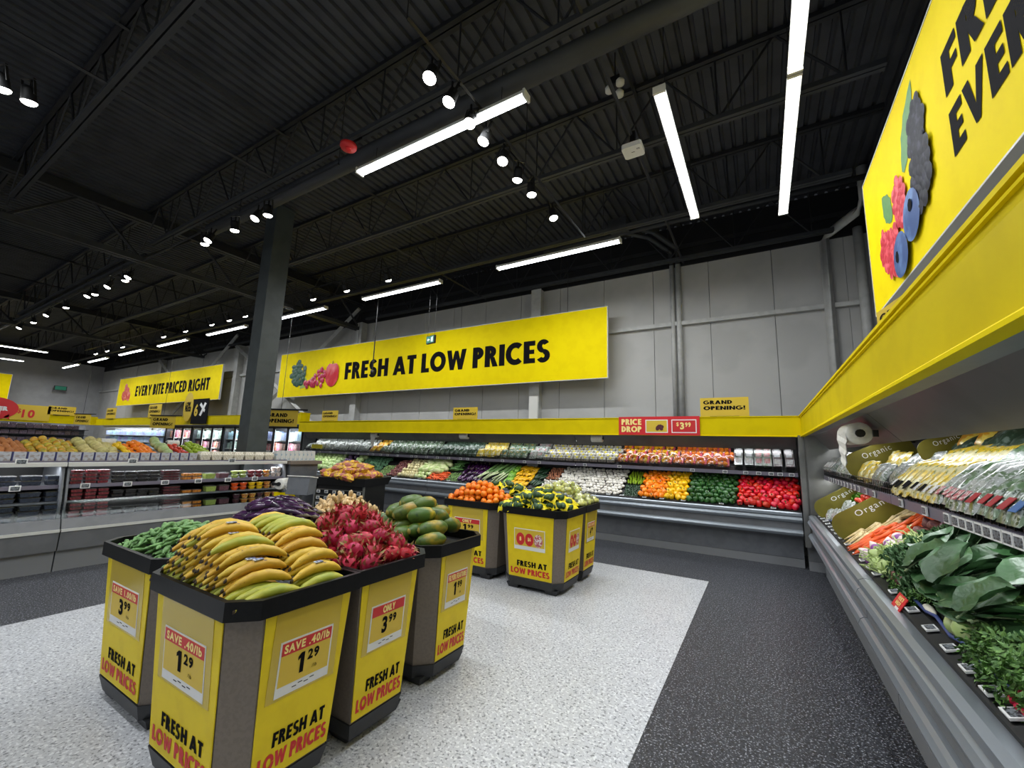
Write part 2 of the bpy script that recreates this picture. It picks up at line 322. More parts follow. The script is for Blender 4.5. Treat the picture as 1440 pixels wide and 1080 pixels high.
GL = {'E': ([_st, _bx(0, .56, 0, _h), _bx(0, .52, .41, .6), _bx(0, .56, 1 - _h, 1)], .56), 'F': ([_st, _bx(0, .52, .38, .57), _bx(0, .55, 1 - _h, 1)], .55), 'H': ([_st, _bx(.49, .78, 0, 1), _bx(0, .7, .39, .61)], .78),
      'L': ([_st, _bx(0, .52, 0, _h)], .52), 'I': ([_st], .29), 'T': ([_bx(.17, .46, 0, 1), _bx(0, .63, 1 - _h, 1)], .63), 'O': (_ring(.48, .5, .5, .52, .28, .25, 0, 360, 20), .96), 'C': (_ring(.48, .5, .5, .52, .28, .25, 48, 312, 16), .82),
      'G': (_ring(.48, .5, .5, .52, .25, .22, 48, 350, 18) + [_bx(.5, .96, .36, .55)], .96), 'D': ([_st] + _half(.2, 0, 1, .5), .75), 'P': (_P, .61), 'R': (_P + [[(.28, .45), (.52, .45), (.72, 0), (.43, 0)]], .7),
      'B': ([_st] + _half(.2, .46, 1, .34) + _half(.2, 0, .56, .38), .63), 'A': ([[(0, 0), (.29, 0), (.6, 1), (.32, 1)], [(.63, 0), (.92, 0), (.6, 1), (.32, 1)], _bx(.2, .72, .17, .36)], .92), 'V': ([[(0, 1), (.27, 1), (.52, 0), (.34, 0)], [(.59, 1), (.86, 1), (.52, 0), (.34, 0)]], .86),
      'W': ([[(0, 1), (.28, 1), (.46, 0), (.22, 0)], [(.22, 0), (.46, 0), (.69, .95), (.49, .95)], [(.49, .95), (.69, .95), (.96, 0), (.72, 0)], [(.9, 1), (1.18, 1), (.96, 0), (.72, 0)]], 1.18), 'N': ([_st, _bx(.56, .81, 0, 1), [(0, 1), (.24, 1), (.81, 0), (.57, 0)]], .81),
      'Y': ([[(0, 1), (.28, 1), (.52, .42), (.27, .4)], [(.52, 1), (.8, 1), (.52, .4), (.28, .42)], _bx(.275, .525, 0, .45)], .8), 'U': ([_bx(0, .25, .4, 1), _bx(.5, .75, .4, 1)] + _ring(.375, .4, .375, .42, .25, .22, 180, 360, 10), .75), 'M': ([_st, _bx(.7, .95, 0, 1), [(.0, 1), (.26, 1), (.56, .3), (.4, .3)], [(.69, 1), (.95, 1), (.56, .3), (.4, .3)]], .95),
      'S': (_ring(.31, .715, .30, .3, .25, .215, 28, 270, 12) + _ring(.31, .285, .32, .3, .25, .215, 90, -152, 12), .63), '!': ([[(.02, .34), (.22, .34), (.26, 1), (0, 1)], _bx(.01, .25, 0, .22)], .26)}
def letters(body, x0, y0, w, h, m, parent, z=.002, name='lettering', bold=.085, shear=0):
    if any(q.isdigit() for q in body): bold = min(bold, .04)
    if all(q in GL or q == ' ' for q in body):
        vs, fs, x = [], [], 0.0
        for q in body:
            if q == ' ': x += .3; continue
            for kk, p in enumerate(GL[q][0]):
                fs.append(tuple(range(len(vs), len(vs) + len(p)))); vs += [(px + x, py, kk * .00012) for px, py in p]
            x += GL[q][1] + .07
        vs = [(px / (x - .07), py, kz) for px, py, kz in vs]
    else: vs, fs = text(body, bold, shear)
    b = MB(); b.add([(x0 + q[0] * w, y0 + q[1] * h, z + (q[2] if len(q) > 2 else 0)) for q in vs], fs)
    return ob(name, b, m, parent)
def disc(b, cx, cy, rx, ry, z, n=14, rot=0, m=None, dome=0):
    c, s_ = math.cos(rot), math.sin(rot); ring = [(cx + rx * math.cos(t) * c - ry * math.sin(t) * s_, cy + rx * math.cos(t) * s_ + ry * math.sin(t) * c, z) for t in [6.2832 * k / n for k in range(n)]]
    b.add(ring + [(cx, cy, z + dome)], [(k, (k + 1) % n, n) for k in range(n)], m)
def area(name, parent, loc, sx, sy, e, rot=(0, 0, 0), col=(.94, .97, 1.0), spread=180):
    l = bpy.data.lights.new(name, 'AREA'); l.shape = 'RECTANGLE'; l.size = sx; l.size_y = sy; l.energy = e; l.color = col; l.spread = R(spread)
    o = bpy.data.objects.new(name, l); COL.objects.link(o); o.parent = parent; o.location = loc; o.rotation_euler = rot; return o

# ---------------------------------------------------------------- structure
XR, YB, XL, ZD = 1.75, 8.80, -34.3, 6.36
YF = -6.0
b = MB(); b.box(XL, XR, YF, YB, -.1, 0); fl = struct(ob('floor', b, 'floor_dark'))
b = MB(); b.box(-5.55, -.68, YF, 6.2, 0, .003); ob('light_tile_field', b, 'floor_white', fl)
# metal roof deck
b = MB(); pts = []; x = XL; n = int((XR - XL) / .152)
for i in range(n + 1):
    for dx, z in ((0, ZD), (.09, ZD), (.105, ZD + .04), (.137, ZD + .04)): pts.append((x + dx, z))
    x += .152
vs = [(px, YF, z) for px, z in pts] + [(px, YB, z) for px, z in pts]; k = len(pts)
b.add(vs, [(i, k + i, k + i + 1, i + 1) for i in range(k - 1)]); b.box(XL, XR, YF, YB, ZD + .05, ZD + .1)
struct(ob('ceiling', b, 'deck'))
# back wall: insulated panels under a black upper band
b = MB(); b.box(XL, XR, YB + .05, YB + .2, 0, 6.5); wb = struct(ob('wall_back', b, 'wall_plain'))
pm = MB().box(-.535, .535, YB, YB + .06, 0, 5.47).mesh('panel', 'wall_panel')
for i in range(34):
    ob('panel', pm, parent=wb, loc=(1.41 - .545 + .005 - 1.08 * i, 0, 0))
ob('panel', MB().box(1.41, XR, YB, YB + .06, 0, 5.47), 'wall_panel', wb)
ob('upper_band', MB().box(XL, XR, YB - .02, YB + .06, 5.475, ZD), 'band_black', wb)
ob('ledge_strip', MB().box(XL, XR, YB - .06, YB - .02, 5.84, 5.93), 'steel_dark', wb)
b = MB(); b.box(XL - .2, XL, YF, YB, 0, 5.75); wl = struct(ob('wall_left', b, 'wall_plain'))
ob('upper_band', MB().box(XL - .2, XL + .01, YF, YB, 5.75, ZD), 'band_black', wl)
wr = struct(ob('wall_right', MB().box(XR, XR + .2, YF, YB, 0, 6.5), 'wall_plain'))
ob('upper_band', MB().box(XR - .02, XR, YF, YB, 5.47, ZD), 'band_black', wr)
# wall steel: posts, girts, cross braces
for i, x in enumerate((-4.53, -10.9, -18.3, -25.6)):
    o = struct(ob('wall_post', MB().box(x - .1, x + .1, YB - .22, YB - .005, 0, 5.47), 'steel_white'))
    ob('flange', MB().box(x - .13, x + .13, YB - .235, YB - .22, 0, 5.46), 'steel_white', o)
    if i < 1: ob('cover', MB().box(x - .11, x + .11, YB - .25, YB - .235, 2.2, 2.85), 'plastic_white', o)
tg = ob('wall_girt', MB().box(-10.8, 1.6, YB - .09, YB - .002, 4.19, 4.27), 'steel_white'); struct(tg)
struct(ob('wall_girt', MB().box(XL, -10.9, YB - .09, YB - .002, 4.19, 4.27), 'steel_white'))
def bar(name, a, c, r, m, parent=None, n=6): return ob(name, MB().tube([a, c], r, n), m, parent)
for x0, x1 in ((-10.9, -18.3), (-18.3, -25.6)):
    for z0, z1 in ((5.9, 1.2), (1.2, 5.4)):
        struct(bar('cross_brace', (x0, YB - .3, z0), (x1, YB - .3, z1), .07, 'steel_white', n=4))
# joists (along x) and girder (along y)
web = None
JY = (1.2, 3.06, 4.93, 6.79, 8.5, -.7)
for j, y in enumerate(JY):
    x0, x1 = (-11.0, XR - .1)
    for seg, (xa, xb) in enumerate(((-11.0, XR - .1), (-21.5, -11.0), (-32.0, -21.5))):
        if j == 5 and seg > 0: continue
        J = struct(ob('roof_joist', None, loc=(0, 0, 0)))
        ob('top_chord', MB().box(xa, xb, y - .06, y - .008, ZD - .06, ZD - .002).box(xa, xb, y + .008, y + .06, ZD - .06, ZD - .002), 'steel_dark', J)
        ob('bottom_chord', MB().box(xa + .5, xb - .4, y - .055, y - .008, 5.47, 5.53).box(xa + .5, xb - .4, y + .008, y + .055, 5.47, 5.53), 'pipe_dark', J)
        if web is None:
            web = (MB().tube([(0, 0, ZD - .03), (.6, 0, 5.5)], .015, 5).mesh('web_bar', 'steel_dark'), MB().tube([(0, 0, ZD - .03), (-.6, 0, 5.5)], .015, 5).mesh('web_bar', 'steel_dark'), MB().tube([(0, 0, ZD - .03), (0, 0, 5.5)], .011, 5).mesh('web_bar', 'steel_dark'))
        x = xa + .55
        while x < xb - .5:
            for q, m in enumerate(web):
                if q < 2 or seg == 0: ob('web_bar', m, parent=J, loc=(x + (.6 if q == 2 else 0), y, 0))
            x += 1.2
for gx in (-11.0, -21.5):
    G = struct(ob('roof_girder', None))
    ob('top_chord', MB().box(gx - .12, gx - .02, YF, YB - .1, ZD - .28, ZD - .09).box(gx + .02, gx + .12, YF, YB - .1, ZD - .28, ZD - .09), 'steel_dark', G)
    ob('bottom_chord', MB().box(gx - .1, gx - .02, YF, YB - .1, 5.22, 5.32).box(gx + .02, gx + .1, YF, YB - .1, 5.22, 5.32), 'pipe_dark', G)
    gm = [MB().tube([(0, 0, ZD - .15), (0, d, 5.3)], .03, 5).mesh('web_bar', 'steel_dark') for d in (.93, -.93)]
    for i in range(7):
        for m in gm: ob('web_bar', m, parent=G, loc=(gx, -.7 + 1.87 * i - .93, 0))
for x in (-6.1, -1.2, -16.0): # bridging
    for z in (ZD - .08, 5.5): struct(bar('bridging_angle', (x, YF + .1, z), (x, YB - .1, z), .022, 'steel_dark', n=4))
# columns
c = struct(ob('column', MB().box(-8.48, -8.12, 4.17, 4.53, 0, ZD - .02), 'column'))
ob('base_plate', MB().box(-8.55, -8.05, 4.1, 4.6, 0, .02), 'column', c); ob('cap_plate', MB().box(-8.5, -8.1, 4.15, 4.55, ZD - .06, ZD - .02), 'column', c)
# pipes and duct under the joists
def pipe(name, path, r, m, label, n=10): return tag(ob(name, MB().tube(path, r, n), m, smooth=True), label, 'pipe')
pipe('ceiling_duct', [(-8.6, 3.3, 5.45), (XR - .05, 3.3, 5.45)], .11, 'pipe_dark', 'thick dark round pipe running under the roof deck across the aisle', 14)
pipe('sprinkler_pipe', [(-11, 3.12, 5.4), (-33, 3.12, 5.4)], .05, 'pipe_dark', 'thin dark sprinkler pipe along the far joist')
pipe('sprinkler_pipe', [(-3.9, 7.7, 5.9), (XR - .1, 7.7, 5.9)], .045, 'pipe_dark', 'dark sprinkler pipe near the black band of the end wall')
pipe('wall_conduit', [(-1.435, 8.74, 2.2), (-1.435, 8.74, 5.5)], .045, 'steel_white', 'thinner white vertical conduit of the pair on the grey wall, farther from the corner')
pipe('wall_conduit', [(-1.315, 8.74, 2.2), (-1.315, 8.74, 5.5)], .055, 'steel_white', 'thicker white vertical conduit of the pair on the grey wall, closer to the corner')
pipe('dark_conduit', [(-1.435, 8.72, 5.5), (-1.435, 8.66, 5.75), (-1.75, 8.1, 5.9), (-2.3, 7.6, 5.95)], .045, 'pipe_dark', 'dark conduit bending from the twin wall pipes to the roof')
pipe('dark_conduit', [(-1.315, 8.71, 5.5), (-1.315, 8.62, 5.8), (-1.65, 8.0, 5.95), (-2.2, 7.5, 6.0)], .05, 'pipe_dark', 'second dark conduit bending off beside the first above the twin wall pipes')
pipe('drain_pipe', [(1.13, 8.72, 2.2), (1.13, 8.72, 5.42), (1.2, 8.66, 5.52), (1.5, 8.2, 5.58), (1.62, 8.1, 5.75), (1.62, 8.1, 6.3)], .075, 'steel_white', 'white drain pipe with an elbow climbing the grey wall')
pipe('drain_pipe', [(1.6, 8.7, 2.2), (1.6, 8.7, 5.55)], .07, 'steel_white', 'straight white downpipe in the wall corner beside the berry sign')
tag(ob('junction_box', MB().box(-2.35, -2.0, 7.35, 7.6, 5.85, 6.05), 'pipe_dark'), 'dark junction box where the wall conduits meet the roof', 'box')

# ---------------------------------------------------------------- lamps
def led_fixture(x, y, along, L, label, pw=1):
    t = thing('led_tube_light', label, 'ceiling light', (x, y, 5.1), 0 if along == 'x' else R(90), 'linear LED ceiling lights')
    ob('housing', MB().prism([(-.05, .075), (.05, .075), (.06, .03), (-.06, .03)], 'x', -L / 2, L / 2), 'plastic_white', t)
    d = ob('diffuser', MB().prism([(-.045, .03), (.045, .03), (.036, .004), (-.036, .004)], 'x', -L / 2 + .02, L / 2 - .02), 'led', t)
    for e in (-1, 1): ob('end_cap', MB().box(e * L / 2 - .012, e * L / 2 + .012, -.06, .06, 0, .08), 'plastic_white', t)
    for e in (-1, 1): ob('hanger_wire', MB().tube([(e * L * .38, 0, .075), (e * L * .38, 0, ZD - 5.1)], .004, 4), 'black_wire', t)
    area('led_light', t, (0, 0, -.01), L - .05, .09, LED_W * pw, spread=175 if pw == 1 else 95); return t
led_fixture(-3.12, 3.22, 'x', 2.5, 'single white LED tube hanging across the row of track spotlights')
for i in range(8):
    led_fixture(-3.1 - 3.92 * i, 6.53, 'x', 2.45, 'white LED tube in the row before the end wall, %s' % ('ending by the conduits', 'above the long sign', 'above the broccoli print', 'just beyond the steel column', 'fifth along the row', 'sixth along the row', 'seventh along the row', 'last of the row')[i])
led_fixture(-.69, 5.06, 'y', 2.55, 'white LED tube pointing at the end wall, beside the white access point')
led_fixture(.44, 5.5, 'y', 2.6, 'far tube of the long LED line beside the berry sign', .2)
led_fixture(.44, 2.85, 'y', 2.6, 'near tube of the long LED line beside the berry sign', .2)
led_fixture(.44, .1, 'y', 2.6, 'LED tube overhead continuing the line beside the berry sign', .2)
led_fixture(-2.6, .2, 'x', 2.5, 'LED tube overhead before the plantain bins')
led_fixture(-6.6, .2, 'x', 2.5, 'LED tube overhead before the berry case')
led_fixture(-2.6, -3.0, 'x', 2.5, 'LED tube behind the viewer over the pale floor')
led_fixture(-6.6, -3.0, 'x', 2.5, 'LED tube behind the viewer over the berry case')
led_fixture(-26.6, 3.4, 'y', 3.0, 'distant LED tube near the far side wall')
led_fixture(-31.1, 3.8, 'y', 2.4, 'distant LED tube closest to the far side wall')

def track(a, c, label):
    t = thing('light_track', label, 'light track'); ob('rail', MB().tube([a, c], .018, 4), 'black_wire', t)
    a = Vector(a); c = Vector(c); n = max(2, int((c - a).length / 2.2))
    for i in range(n + 1):
        p = a.lerp(c, i / n); ob('hanger_rod', MB().tube([p, (p.x, p.y, ZD)], .006, 4), 'black_wire', t)
    return t
track((-2.42, 2.1, 5.22), (-2.42, 6.3, 5.22), 'black light track crossing the ceiling above the produce bins')
track((-4.6, 3.06, 5.24), (-22, 3.1, 5.24), 'black light track running along the thick dark pipe')
track((-5.9, 5.67, 5.24), (-25, 5.67, 5.24), 'black light track running before the end wall')
_can = MB().lathe([(.02, .0), (.05, .01), (.055, .05), (.06, .15), (.066, .155), (.062, .158)], 14).mesh('can', 'black', True)
_face = MB().lathe([(.062, 0), (.058, .012), (.042, .026), (.015, .034)], 14).mesh('lamp_face', 'spot_face')
_arm = MB().box(-.07, -.06, -.012, .012, .02, .16).box(.06, .07, -.012, .012, .02, .16).box(-.07, .07, -.012, .012, .0, .012).mesh('bracket', 'black_wire')
def spot(p, aim, label, group, e):
    t = thing('track_spotlight', label, 'spotlight', p, 0, group)
    d = (Vector(aim) - Vector(p)).normalized(); q = d.to_track_quat('Z', 'Y').to_matrix().to_4x4()
    ob('can', _can, parent=t, mw=q @ Matrix.Translation((0, 0, -.08))); ob('lamp_face', _face, parent=t, mw=q @ Matrix.Translation((0, 0, .078)))
    ob('bracket', _arm, parent=t, mw=q @ Matrix.Translation((0, 0, -.16))); ob('stem', MB().tube([(0, 0, -.0), (0, 0, .17)], .012, 5), 'black_wire', t)
    if e:
        l = bpy.data.lights.new('spot_light', 'SPOT'); l.energy = e; l.spot_size = R(62); l.spot_blend = .7; l.shadow_soft_size = .05; l.color = (1, .95, .86)
        o = bpy.data.objects.new('spot_light', l); COL.objects.link(o); o.parent = t; o.matrix_basis = Matrix.Translation(d * .1) @ (-d).to_track_quat('Z', 'Y').to_matrix().to_4x4()
T1 = 'spotlights on the track above the bins'
aims = [(-2.3, 1.2, .9), (-3.2, 1.5, .9), (-2.2, 1.9, .9), (-3.3, 2.4, .9), (-2.3, 2.6, .9), (-3.2, 4.7, .9), (-2.3, 4.8, .9), (-1.2, 5.2, .0)]
nm = ['first', 'second', 'third', 'fourth', 'fifth', 'sixth', 'seventh', 'last']
for i, (y, a) in enumerate(zip((2.49, 2.79, 3.11, 3.39, 3.77, 4.12, 4.48, 5.14), aims)):
    spot((-2.48, y, 5.05), a, 'lit track spotlight over the bins, %s of eight counted toward the end wall' % nm[i], T1, SPOT_W)
for i, x in enumerate((-6.23, -6.52, -7.19, -8.0, -8.19, -11.5, -11.77, -12.7, -13.65, -14.05, -15.85, -17.5, -19.0, -20.5)):
    spot((x, 3.07, 5.05), (x - .3, 3.6 - (i % 2) * 2.2, .8), 'lit spotlight on the track beside the thick pipe, ' + ('by the column, %s of its group' % nth(i + 1) if i < 5 else 'far down, %s past the column' % nth(i - 4)), 'spotlights along the pipe track', SPOT_W if i < 6 else 0)
for i, x in enumerate((-6.49, -7.8, -9.02, -12.04, -12.9, -13.9, -15.6, -17.2, -20.8, -22.4, -23.7)):
    spot((x, 5.67, 5.05), (x, 8.0, 1.0), 'lit spotlight on the track facing the end wall, ' + ('near side of the column, %s' % nth(i + 1) if i < 3 else 'beyond the column, %s' % nth(i - 2)), 'spotlights facing the end wall', SPOT_W * .8 if i < 5 else 0)
for y in (.48, .66): spot((-6.3, y, 5.05), (-6.8, 1.5, .5), 'lit spotlight over the berry case, %s of the pair' % ('upper' if y < .5 else 'lower'), 'spotlights over the berry case', SPOT_W)

# ---------------------------------------------------------------- small ceiling devices
t = thing('access_point', 'white rounded wireless access point hanging between the LED tubes', 'access point', (-1.18, 4.7, 5.3))
b = MB(); b.prism([(-.12, -.09), (-.1, -.11), (.1, -.11), (.12, -.09), (.12, .09), (.1, .11), (-.1, .11), (-.12, .09)], 'z', -.03, .03); ob('body', b, 'plastic_white', t)
ob('mount', MB().box(-.03, .03, -.03, .03, .03, .24), 'black_wire', t); ob('print', MB().box(-.02, .02, -.004, .004, -.0315, -.03).box(.05, .09, -.05, -.045, -.0315, -.03).box(.05, .09, -.035, -.03, -.0315, -.03), 'ink', t)
t = thing('fire_horn', 'round red fire alarm horn mounted under the thick dark pipe', 'alarm', (-4.2, 2.9, 5.2))
ob('base', MB().lathe([(.09, 0), (.1, .02), (.1, .05), (.06, .06)], 16), 'red', t, smooth=True); ob('strobe', MB().lathe([(.03, -.02), (.04, -.01), (.04, .0)], 10), 'red_bright', t); ob('mount', MB().tube([(0, 0, .06), (0, .17, .27)], .015, 6), 'black_wire', t)
t = thing('emergency_light', 'twin-head emergency light with a third lamp below under the deck', 'emergency light', (-1.28, 4.3, 5.92))
ob('case', MB().box(-.06, .06, -.03, .03, .0, .1), 'black', t); ob('rod', MB().tube([(0, 0, .1), (0, 0, .45)], .008, 5), 'black_wire', t)
for dx, dz in ((-.07, -.02), (.06, .02), (.05, -.13)): ob('lamp_head', MB().lathe([(.03, -.05), (.05, -.04), (.052, .0), (.03, .03)], 12, ox=dx, oz=dz), 'plastic_white', t, smooth=True)
t = thing('exit_sign', 'small green exit sign with an arrow hanging before the price sign', 'exit sign', (-6.35, 6.95, 4.0))
mw = frame((0, 0, 0), (.97, -.2, 0), (-.2, -.97, 0)); pl = ob('case', MB().box(-.15, .15, -.09, .09, -.025, .02), 'black', t, mw=mw)
ob('sign_face', MB().box(-.135, .135, -.075, .075, .02, .024), 'exit_green', pl)
ob('print_arrow', MB().add([(-.11, 0, .026), (-.06, .04, .026), (-.06, .012, .026), (-.01, .012, .026), (-.01, -.012, .026), (-.06, -.012, .026), (-.06, -.04, .026)], [(0, 6, 5, 4, 3, 2, 1)]).box(.03, .05, -.05, .05, .024, .026).box(.06, .1, -.06, .06, .024, .026), 'white', pl)
for e in (-.1, .1): ob('chain', MB().tube([(e, 0, .09), (e, 0, 2.3)], .004, 4), 'black_wire', t)
t = thing('pendant_sensor', 'black rod with a small dark sensor hanging before the price sign', 'sensor', (-8.15, 6.9, 3.42))
ob('rod', MB().tube([(0, 0, 0), (0, 0, 2.9)], .014, 6), 'black', t); ob('head', MB().lathe([(.02, -.12), (.045, -.1), (.05, -.02), (.02, .0)], 10), 'black', t, smooth=True); ob('collar', MB().lathe([(.03, .2), (.03, .25)], 8), 'black_wire', t)
far_exit = thing('exit_sign', 'tiny distant exit sign on the far side wall', 'exit sign', (-33.9, 7.0, 4.2)); ob('case', MB().box(-.05, .05, -.25, .25, -.12, .12), 'black', far_exit); ob('sign_face', MB().box(.05, .06, -.22, .22, -.1, .1), 'exit_green', far_exit)

# ---------------------------------------------------------------- big signs
def board(name, label, o, x, z, w_, h, mats='yellow_board', th=.06):
    t = thing(name, label, 'sign'); t.matrix_basis = frame(o, x, z)
    ob('board', MB().box(0, w_, 0, h, -th, 0), mats, t)
    b = MB(); e = .012
    for bx in ((-e, w_ + e, -e, 0), (-e, w_ + e, h, h + e), (-e, 0, 0, h), (w_, w_ + e, 0, h)): b.box(bx[0], bx[1], bx[2], bx[3], -th - .002, .004)
    ob('frame', b, 'white_edge', t); return t
t = board('hanging_sign', 'long yellow hanging sign reading FRESH AT LOW PRICES with broccoli grapes and apple', (-14.6, 8.3, 3.13), (1, 0, 0), (0, -1, 0), 11.92, 1.53)
letters('FRESH AT LOW PRICES', 3.55, .44, 7.05, .53, 'ink', t, .003)
b = MB()
for i in range(46):
    a = U(0, 6.28); q = math.sqrt(U(0, 1)); disc(b, 1.12 + .42 * q * math.cos(a) * .9, .78 + .42 * q * math.sin(a), U(.08, .14), U(.07, .12), .003 + i * .0004, 10, 0, dome=.012)
ob('print_broccoli', b, 'print_green', t, smooth=False)
b = MB(); b.add([(1.3, .25, .003), (1.62, .3, .003), (1.66, .5, .003), (1.45, .75, .003), (1.25, .6, .003)], [(0, 1, 2, 3, 4)]); ob('print_stalk', b, 'print_stalk', t)
b = MB()
for i in range(40):
    u = U(0, 1); disc(b, 1.55 + u * 1.05 + U(-.06, .06), .3 + U(0, 1) * (.18 + .5 * max(0, 1 - abs(u - .75) * 2.4)), .075, .085, .024 + i * .0004, 12, 0, dome=.02)
ob('print_grapes', b, 'print_grape', t)
b = MB(); disc(b, 2.95, .62, .33, .37, .022, 24, dome=.02); disc(b, 2.82, .7, .2, .3, .024, 20, dome=.02); disc(b, 3.08, .7, .2, .3, .024, 20, dome=.02); ob('print_apple', b, 'print_apple', t)
ob('print_stem', MB().box(2.93, 2.96, .97, 1.08, .02, .024), 'stem_brown', t)
for x in (1.0, 4.0, 8.0, 11.0): ob('cable', MB().tube([(x, 1.53, -.03), (x, 3.2, -.03)], .006, 4), 'black_wire', t)
t = board('hanging_sign', 'yellow hanging sign reading EVERY BITE PRICED RIGHT with meat cuts, far end of the store', (-29.3, 8.2, 3.2), (1, 0, 0), (0, -1, 0), 10.8, 1.42)
letters('EVERY BITE PRICED RIGHT', 2.3, .42, 7.6, .52, 'ink', t, .003)
b = MB()
for x, y, rx, ry in ((1.0, .9, .25, .2), (1.25, .6, .35, .25), (.85, .5, .25, .3), (1.5, .45, .25, .2)): disc(b, x, y, rx, ry, .003, 12, U(0, 2), dome=.02)
ob('print_meat', b, 'print_meat', t)
for x in (2, 5.4, 9): ob('cable', MB().tube([(x, 1.42, -.03), (x, 3.1, -.03)], .006, 4), 'black_wire', t)
t = board('hanging_sign', 'plain end of a yellow hanging sign cut by the photo edge near the far wall', (-33.2, 1.5, 3.1), (0, 1, 0), (1, 0, 0), 3.55, 1.5)
# berry sign on the right wall side: viewer's right is -y
t = board('wall_sign', 'big tilted-looking yellow sign with raspberries blackberries and blueberries above the leafy case', (1.05, 5.28, 3.03), (0, -1, 0), (-1, 0, 0), 7.5, 1.4)
letters('FRESH', 2.12, .71, 1.32, .28, 'ink', t, .003); letters('EVERYDAY', 2.12, .32, 1.92, .28, 'ink', t, .003)
def bump_berry(b, cx, cy, rx, ry, z, n, r):
    for i in range(n):
        a = i * 2.39996; q = math.sqrt((i + .5) / n); disc(b, cx + rx * q * math.cos(a), cy + ry * q * math.sin(a), r, r * 1.15, z + .006 * (1 - q) + .0003 * i, 9, U(0, 1), dome=.007)
b = MB()
def leaf2(b, p0, p1, wd, z):
    p0 = Vector(p0); p1 = Vector(p1); d = p1 - p0; nrm = Vector((-d.y, d.x)).normalized(); L_ = []; R_ = []
    for i in range(9):
        s = i / 8; h = wd * math.sin(math.pi * min(1, s * .92 + .08)) * (1 + (.12 if i % 2 else -.05)); c_ = p0 + d * s; L_.append((*(c_ + nrm * h), z)); R_.append((*(c_ - nrm * h), z))
    b.add(L_ + R_, [(i, 9 + i, 10 + i, i + 1) for i in range(8)])
leaf2(b, (1.25, .78), (1.62, 1.28), .12, .003); leaf2(b, (.85, .6), (.62, .92), .11, .003); ob('print_leaf', b, 'print_leaf', t)
b = MB(); bump_berry(b, 1.62, .88, .16, .2, .004, 26, .055); bump_berry(b, 1.62, .55, .19, .24, .01, 30, .06); ob('print_blackberry', b, 'print_black', t)
b = MB(); bump_berry(b, 1.1, .62, .15, .2, .006, 24, .05); bump_berry(b, .85, .3, .22, .2, .012, 28, .055); bump_berry(b, .6, .42, .12, .16, .012, 20, .05); ob('print_raspberry', b, 'print_rasp', t)
b = MB(); disc(b, 1.38, .36, .19, .19, .024, 20, dome=.012); disc(b, 1.06, .19, .19, .18, .028, 20, dome=.012); ob('print_blueberry', b, 'print_blue', t)
b = MB(); disc(b, 1.42, .42, .045, .05, .036, 7); disc(b, 1.02, .19, .045, .05, .04, 7); ob('print_blossom_end', b, 'ink', t)

# ---------------------------------------------------------------- refrigerated produce cases
YC, XC = 7.65, .50                                   # front line of the end-wall case and of the side case
CASES = {}
tagm = MB().box(-.035, .035, -.024, .024, 0, .008, 0).box(-.027, .027, -.017, .017, .008, .0095, 1).mesh('price_tag', ['white', 'tag_face'])
def cpt(case, s, v, z): return Vector((s, YC + v, z)) if case == 'back' else Vector((XC + v, s, z))
def cframe(case, th):
    c_, s_ = math.cos(th), math.sin(th)
    if case == 'back': X, Y, Z = (1, 0, 0), (0, c_, s_), (0, -s_, c_)
    else: X, Y, Z = (0, -1, 0), (c_, 0, s_), (-s_, 0, c_)
    return Matrix(((X[0], Y[0], Z[0], 0), (X[1], Y[1], Z[1], 0), (X[2], Y[2], Z[2], 0), (0, 0, 0, 1)))
RAIL = [(.0, 0), (.012, .03), (.03, .042), (.06, .045), (.06, -.045), (.03, -.042), (.012, -.03)]
